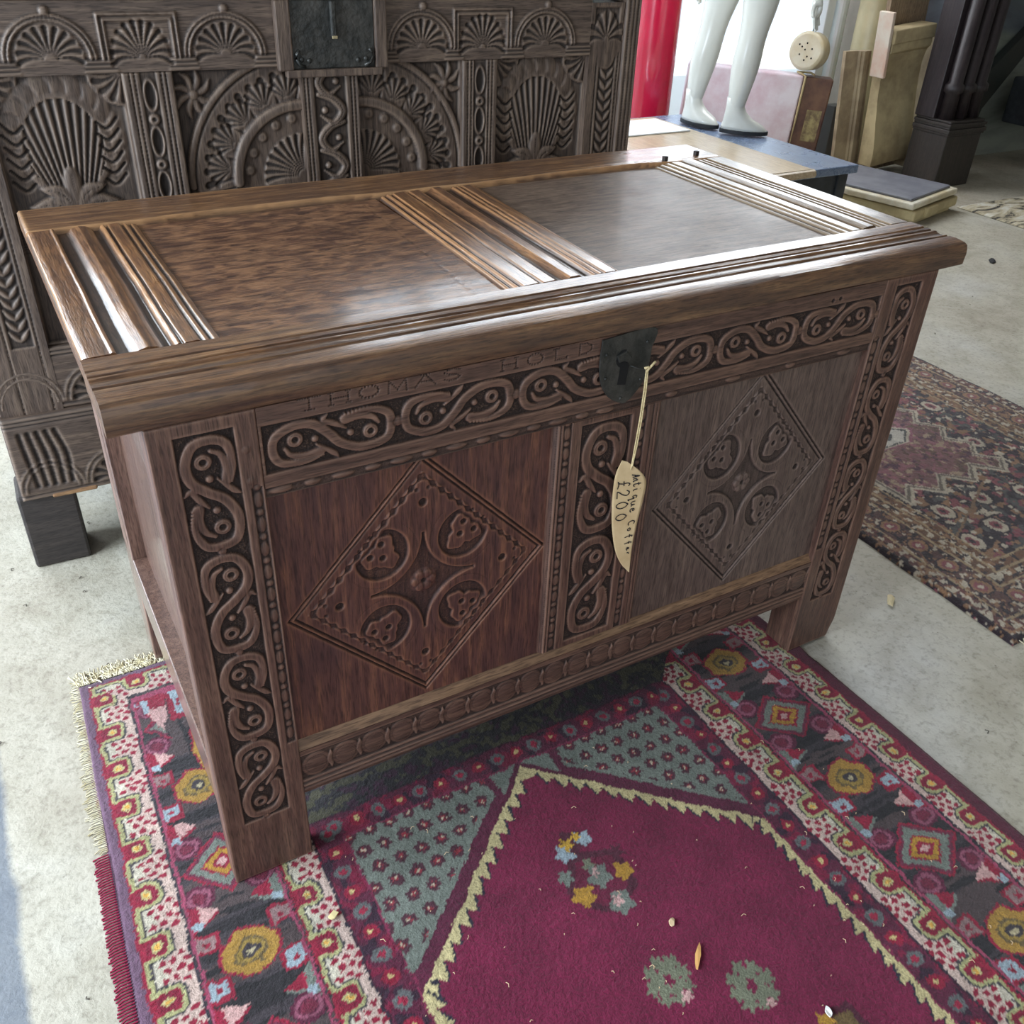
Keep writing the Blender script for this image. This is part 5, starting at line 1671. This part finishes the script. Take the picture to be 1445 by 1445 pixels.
def boot(ax, ay, heading):
    root = bpy.data.objects.new('boot', None)
    d_ = Vector((math.cos(heading), math.sin(heading), 0)); s_ = Vector((-d_.y, d_.x, 0))
    base = Vector(L(ax, ay, TOPZ + .0005))
    V_ = []; F_ = []; K = 20
    rings = [  # (forward centre, height, half length, half width)
        (-.002, .150, .040, .038), (.000, .115, .041, .038), (.006, .090, .048, .040), (.022, .070, .066, .042), (.045, .048, .092, .046), (.052, .030, .104, .049), (.054, .016, .108, .050)]
    for (c_, h_, hl_, hw_) in rings:
        for k_ in range(K):
            a_ = 2 * PI * k_ / K
            fx = math.cos(a_); fy = math.sin(a_)
            wd = hw_ * (1 - .18 * max(0, -fx)) * (1 - .10 * max(0, fx) ** 2)
            V_.append(tuple(base + d_ * (c_ + fx * hl_) + s_ * (fy * wd) + Vector((0, 0, h_ - max(0, fx) ** 2 * .010 * (h_ < .08)))))
    for i_ in range(len(rings) - 1):
        for k_ in range(K):
            F_.append((i_ * K + k_, i_ * K + (k_ + 1) % K, (i_ + 1) * K + (k_ + 1) % K, (i_ + 1) * K + k_))
    b_ = mesh_raw('boot', np.array(V_), [np.array(F_)[:, ::-1], [list(range(K)), [(len(rings) - 1) * K + k_ for k_ in range(K)][::-1]]], M['manq'], mq, [True, True])
    pts_ = []
    for k_ in range(28):
        a_ = 2 * PI * k_ / 28; fx = math.cos(a_); fy = math.sin(a_)
        p_ = base + d_ * (.054 + fx * .111) + s_ * (fy * .052 * (1 - .18 * max(0, -fx))) - Vector((0, 0, 0))
        pts_.append((p_.x, p_.y))
    extrude_poly('sole', pts_, .017, (0, 0, base.z), X, Y, Z, M['sole'], b_, .003)
    bpy.data.objects.remove(root)


boot(3.072, 2.552, -.72)
boot(3.020, 2.790, -1.35)

# suitcase behind the trunk with a round tin on top
sc_ = empty('suitcase', (3.93, 3.02, FZ), 0)
sc_.rotation_euler = (0, math.radians(3), math.radians(-38))
tag(sc_, 'old suitcase with pink cloth face and brown leather side standing behind the trunk', 'suitcase')
M['pinkcloth'] = plain('faded_pink_cloth', lin(244, 234, 240), .85, lin(224, 196, 204), 4, .3, 120)
M['leather'] = plain('brown_leather', lin(84, 56, 50), .5, lin(118, 86, 66), 7, .3, 50)
box('case_shell', -.62, -.006, .0, .11, .004, .46, M['pinkcloth'], sc_, .012, 3)
box('case_side', -.006, .15, -.004, .10, .0, .458, M['leather'], sc_, .008)
box('case_label', .05, .13, -.0055, -.0035, .14, .30, plain('worn_label', lin(176, 160, 112), .8, lin(110, 92, 70), 20), sc_, .0)
tube('case_cord', [(.0, -.006, .02), (.001, -.008, .25), (.0, -.006, .46), (-.02, .02, .468), (-.04, .05, .470), (.03, .06, .472), (.05, .04, .465)], .006, M['string'], sc_, 6)
tin = empty('round_tin', (0, 0, 0))
tag(tin, 'round cream tin with small holes standing on edge on the suitcase', 'tin')
M['tin'] = plain('cream_tin', lin(214, 206, 182), .35, lin(196, 178, 138), 5)
tc_ = Vector((3.985, 3.045, .566))
dn = Vector((-.92, -.40, .10)).normalized(); db = Vector((0, 0, 1)).cross(dn).normalized(); du_ = dn.cross(db)
tb = tube('tin_body', [tc_ - dn * .05, tc_ - dn * .046, tc_ + dn * .046, tc_ + dn * .052, tc_ + dn * .058], .094, M['tin'], tin, 48, True, [.080, .092, .094, .090, .078])
for (a_, b_) in ((0, .6), (.5, .2), (-.4, .3), (.2, -.4), (-.5, -.3), (.6, -.5), (-.1, .1), (.0, -.7), (-.65, .45)):
    bm = bmesh.new()
    p_ = tc_ + dn * .0575 + db * a_ * .062 + du_ * b_ * .062
    bmesh.ops.create_uvsphere(bm, u_segments=8, v_segments=6, radius=.0045, matrix=Matrix.Translation(p_))
    bm_obj('tin_hole', bm, M['black'], tin)
tube('tin_handle', [tc_ + du_ * .092 + dn * .02, tc_ + du_ * .14 + dn * .02, tc_ + du_ * .17 - dn * .005], .003, M['iron'], tin, 6)

# ------------------------------------------------------------------ stone and timber pieces in the corner
M['stone'] = plain('sand_stone', lin(190, 172, 132), .85, lin(150, 132, 100), 5, .5, 30)
M['stone2'] = plain('weathered_cream_board', lin(178, 160, 130), .75, lin(146, 128, 104), 8, .4, 50)
br = empty('stone_bracket', (4.19, 2.73, FZ)); br.rotation_euler = (0, -.10, 0); tag(br, 'tall sand-coloured scrolled stone bracket leaning beside the dark pilaster', 'stone')
prof = [(.0, .0), (-.085, .0), (-.090, .06), (-.085, .13), (-.072, .22), (-.060, .33), (-.056, .42), (-.062, .50), (-.075, .545), (-.092, .560), (-.095, .57), (-.095, .625), (-.02, .64), (.0, .64)]
sp_p = spline(prof[1:9], 30)[:, :2].tolist()
prof = [(.0, .0)] + sp_p + prof[9:]
sweep('bracket_face', prof, (0, 0, .055), X, .285, 24, Y, Z, M['stone'], br, .004, 9)
box('bracket_cheek', .285, .318, -.105, .0, .0, .66, M['stone2'], br, .006)
box('bracket_cap', -.004, .29, -.105, .0, .655, .72, M['stone'], br, .006)
box('bracket_wedge', -.026, -.006, -.09, .0, .50, .80, plain('pink_stone', lin(196, 160, 140), .8, lin(206, 196, 180), 5), br, .004)
mb = sweep('moulded_board', [(0, 0), (.09, 0), (.095, .012), (.105, .012), (.112, .022), (.125, .022), (.132, .012), (.150, .016), (.158, .010), (.175, .010), (.18, .0), (.18, -.02), (0, -.02)],
           (4.075, 2.80, FZ), (-.10, 0.04, 1), .60, 20, X, (0, -1, 0), M['stone2'], None, .003)
tag(mb, 'moulded cream plank with worn paint leaning left of the scrolled stone bracket', 'board')
bb = box('backing_board', 0, .28, 0, .03, 0, 1.9, wood('brown_plank', 'z', rough=.7, dark=lin(116, 96, 76), mid=lin(146, 124, 98), light=lin(170, 150, 122), patch=.4, patch_col=lin(120, 98, 82)), None, .004)
bb.location = (4.23, 2.745, FZ); bb.rotation_euler = (0, -.07, 0)
tag(bb, 'tall brown plank standing behind the scrolled stone bracket', 'board')
gp = box('grey_post', 4.16, 4.24, 2.95, 3.03, FZ, .30, plain('grey_post', lin(96, 94, 90), .7), None, .004)
tag(gp, 'short grey post at the foot of the cream column', 'post')

pil = empty('dark_pilaster', (4.475, 2.44, FZ)); tag(pil, 'near-black carved pilaster with clustered reeds on a moulded pedestal against the mural', 'pilaster')
M['ebony'] = wood('black_oak', 'z', rough=.42, dark=lin(30, 24, 26), mid=lin(46, 38, 40), light=lin(66, 56, 56), patch=.3)
M['ebony2'] = wood('pedestal_oak', 'z', rough=.42, dark=lin(44, 40, 38), mid=lin(60, 54, 50), light=lin(76, 68, 62), patch=.3)
box('pedestal', -.135, .135, -.10, .12, 0, .26, M['ebony2'], pil, .006)
zc = .26
for hh, ex in ((.012, .006), (.020, .012), (.012, .004), (.014, .010), (.012, -.002)):
    box('pedestal_moulding', -.135 - ex, .135 + ex, -.10 - ex, .12, zc, zc + hh, M['ebony2'], pil, .003); zc += hh
for x in (-.092, .0, .092):
    tube('reed', [(x, -.03, zc), (x, -.03, zc + .12), (x, -.03, zc + .13), (x, -.03, zc + .16), (x, -.03, zc + .17), (x, -.03, 2.2)], .04, M['ebony'], pil, 20, True, [.040, .036, .050, .050, .036, .036])
for x in (-.05, .05):
    tube('reed', [(x, -.015, zc), (x, -.015, 2.2)], .02, M['ebony'], pil, 14)
box('pilaster_back', -.15, .15, 0.0, .12, zc, 2.2, M['ebony'], pil, .004)

# dark sloping board and feet of something black by the mural
ds = extrude_poly('sloping_panel', [(.0, .0), (.30, .0), (.36, .10), (.40, .28), (.78, .70), (.74, .78), (.34, .46), (.02, .22)], .05, (4.70, 2.77, FZ), X, Z, NF,
                  plain('dark_green_board', lin(38, 44, 42), .6, lin(50, 50, 46), 6), None, .004)
tag(ds, 'dark green-black slanting panel standing against the mural', 'panel')
bs = empty('black_stand', (5.36, 2.55, FZ)); tag(bs, 'black crate on splayed legs at the right edge before the mural', 'stand')
box('stand_box', -.16, .5, -.10, .10, .22, .46, M['trunk_side'], bs, .01)
for x0, x1 in ((-.14, -.02), (.40, .46)):
    tube('stand_leg', [(x0, -.06, .23), (x1, -.08, .004)], .018, M['trunk_side'], bs, 8)
bt = bmesh.new(); bm_box(bt, 5.20, 5.46, 2.26, 2.36, FZ, FZ + .055, .02, 3)
tag(bm_obj('black_shoe', bt, M['sole'], None), 'low black block on the floor at the right edge under the crate', 'block')

# two slabs stacked on the floor behind the coffer's right end
ang = math.atan2(.11, .42)
sb = empty('marble_base', (3.665, 1.90, FZ), ang); tag(sb, 'yellowed stone block lying underneath the grey-topped slab', 'stone')
M['yst'] = plain('yellow_marble', lin(206, 190, 146), .6, lin(178, 162, 122), 6, .4, 40)
box('block_body', 0, .46, 0, .62, .022, .070, M['yst'], sb, .01)
box('block_lip', .02, .44, .02, .60, 0, .026, M['yst'], sb, .006)
box('block_boss', .10, .22, -.012, .02, .026, .072, M['yst'], sb, .008)
st_ = empty('grey_slab', (3.64, 1.90, FZ + .074), ang); tag(st_, 'grey-topped marble slab with white moulded edge on the yellowed block', 'stone')
box('slab_body', 0, .47, 0, .60, .004, .034, plain('white_marble', lin(220, 214, 196), .5, lin(196, 180, 146), 5), st_, .010, 3)
box('slab_top', .03, .44, .03, .57, .034, .046, plain('grey_slate', lin(104, 104, 112), .5, lin(122, 122, 128), 9), st_, .004)
box('slab_spacer', .10, .30, .05, .30, -.004, .006, M['black'], st_, 0)

# cow-hide like speckled mat on the right, cut off by the frame
mt_m, nt, b = new_mat('mottled_hide')
tc = N_(nt, 'ShaderNodeTexCoord'); mp = N_(nt, 'ShaderNodeMapping'); mp.inputs['Scale'].default_value = (5, 13, 1); mp.inputs['Rotation'].default_value = (0, 0, .3)
nz = N_(nt, 'ShaderNodeTexNoise', i_Scale=1.0, i_Detail=5.0, i_Roughness=.65, i_Distortion=1.2)
nt.links.new(tc.outputs['Object'], mp.inputs[0]); nt.links.new(mp.outputs[0], nz.inputs['Vector'])
nt.links.new(ramp(nt, [(.40, lin(58, 54, 50)), (.45, lin(150, 140, 118)), (.52, lin(188, 176, 148)), (.62, lin(206, 202, 190))], nz.outputs[0]).outputs[0], b.inputs['Base Color'])
b.inputs['Roughness'].default_value = .9
G = Relief(2.2, .95, .02)
G.H = (vnoise(G.U, G.V, 4, 5, 3) - .5) * .012 + .004
G.edge_round(.008)
wob = board('mottled_mat', G, (4.16, 1.10, FZ + .006), X, Y, Z, .004, mt_m, None)
tag(wob, 'pale mat with black ragged markings on the floor at the right edge', 'mat')
# small litter
for (x, y, lb, c, r_) in ((3.60, 1.42, 'small black scrap on the concrete beyond the coffer lid', (34, 34, 36), .022), (2.62, 1.02, 'grey leaf-like scrap on the concrete above the figured rug', (110, 108, 100), .016),
                          (1.40, .02, 'pale sliver on the concrete beside the figured rug', (216, 200, 160), .012)):
    bm = bmesh.new()
    bmesh.ops.create_icosphere(bm, subdivisions=2, radius=1, matrix=Matrix.Translation((x, y, FZ + .004)) @ Matrix.Rotation(.7, 4, 'Z') @ Matrix.Diagonal((r_ * 1.6, r_ * .6, .003, 1)))
    for v in bm.verts: v.co += Vector((rng.normal(0, r_ * .15), rng.normal(0, r_ * .15), 0))
    tag(bm_obj('litter_scrap', bm, plain('scrap', lin(*c), .8), None), lb, 'scrap')
pts = []
for i in range(220):
    x = -.9 + 4.5 * rng.random(); y = -1.0 + 3.4 * rng.random()
    if -.2 < x < 1.2 and y < .56: continue
    if 1.45 < x < 2.55 and y > -.25: continue
    if x > 2.0 and y > 1.7: continue
    L_ = .002 + .004 * rng.random(); a = rng.random() * 6
    pts.append([(x, y, FZ + .001), (x + math.cos(a) * L_, y + math.sin(a) * L_, FZ + .003), (x + math.cos(a + .8) * L_ * 1.6, y + math.sin(a + .8) * L_ * 1.6, FZ + .001)])
gr = strands('floor_grit', pts, plain('grit', lin(96, 90, 80), .9), None, .0012)
gr['label'] = 'dark grit and crumbs scattered over the concrete floor'; gr['category'] = 'litter'
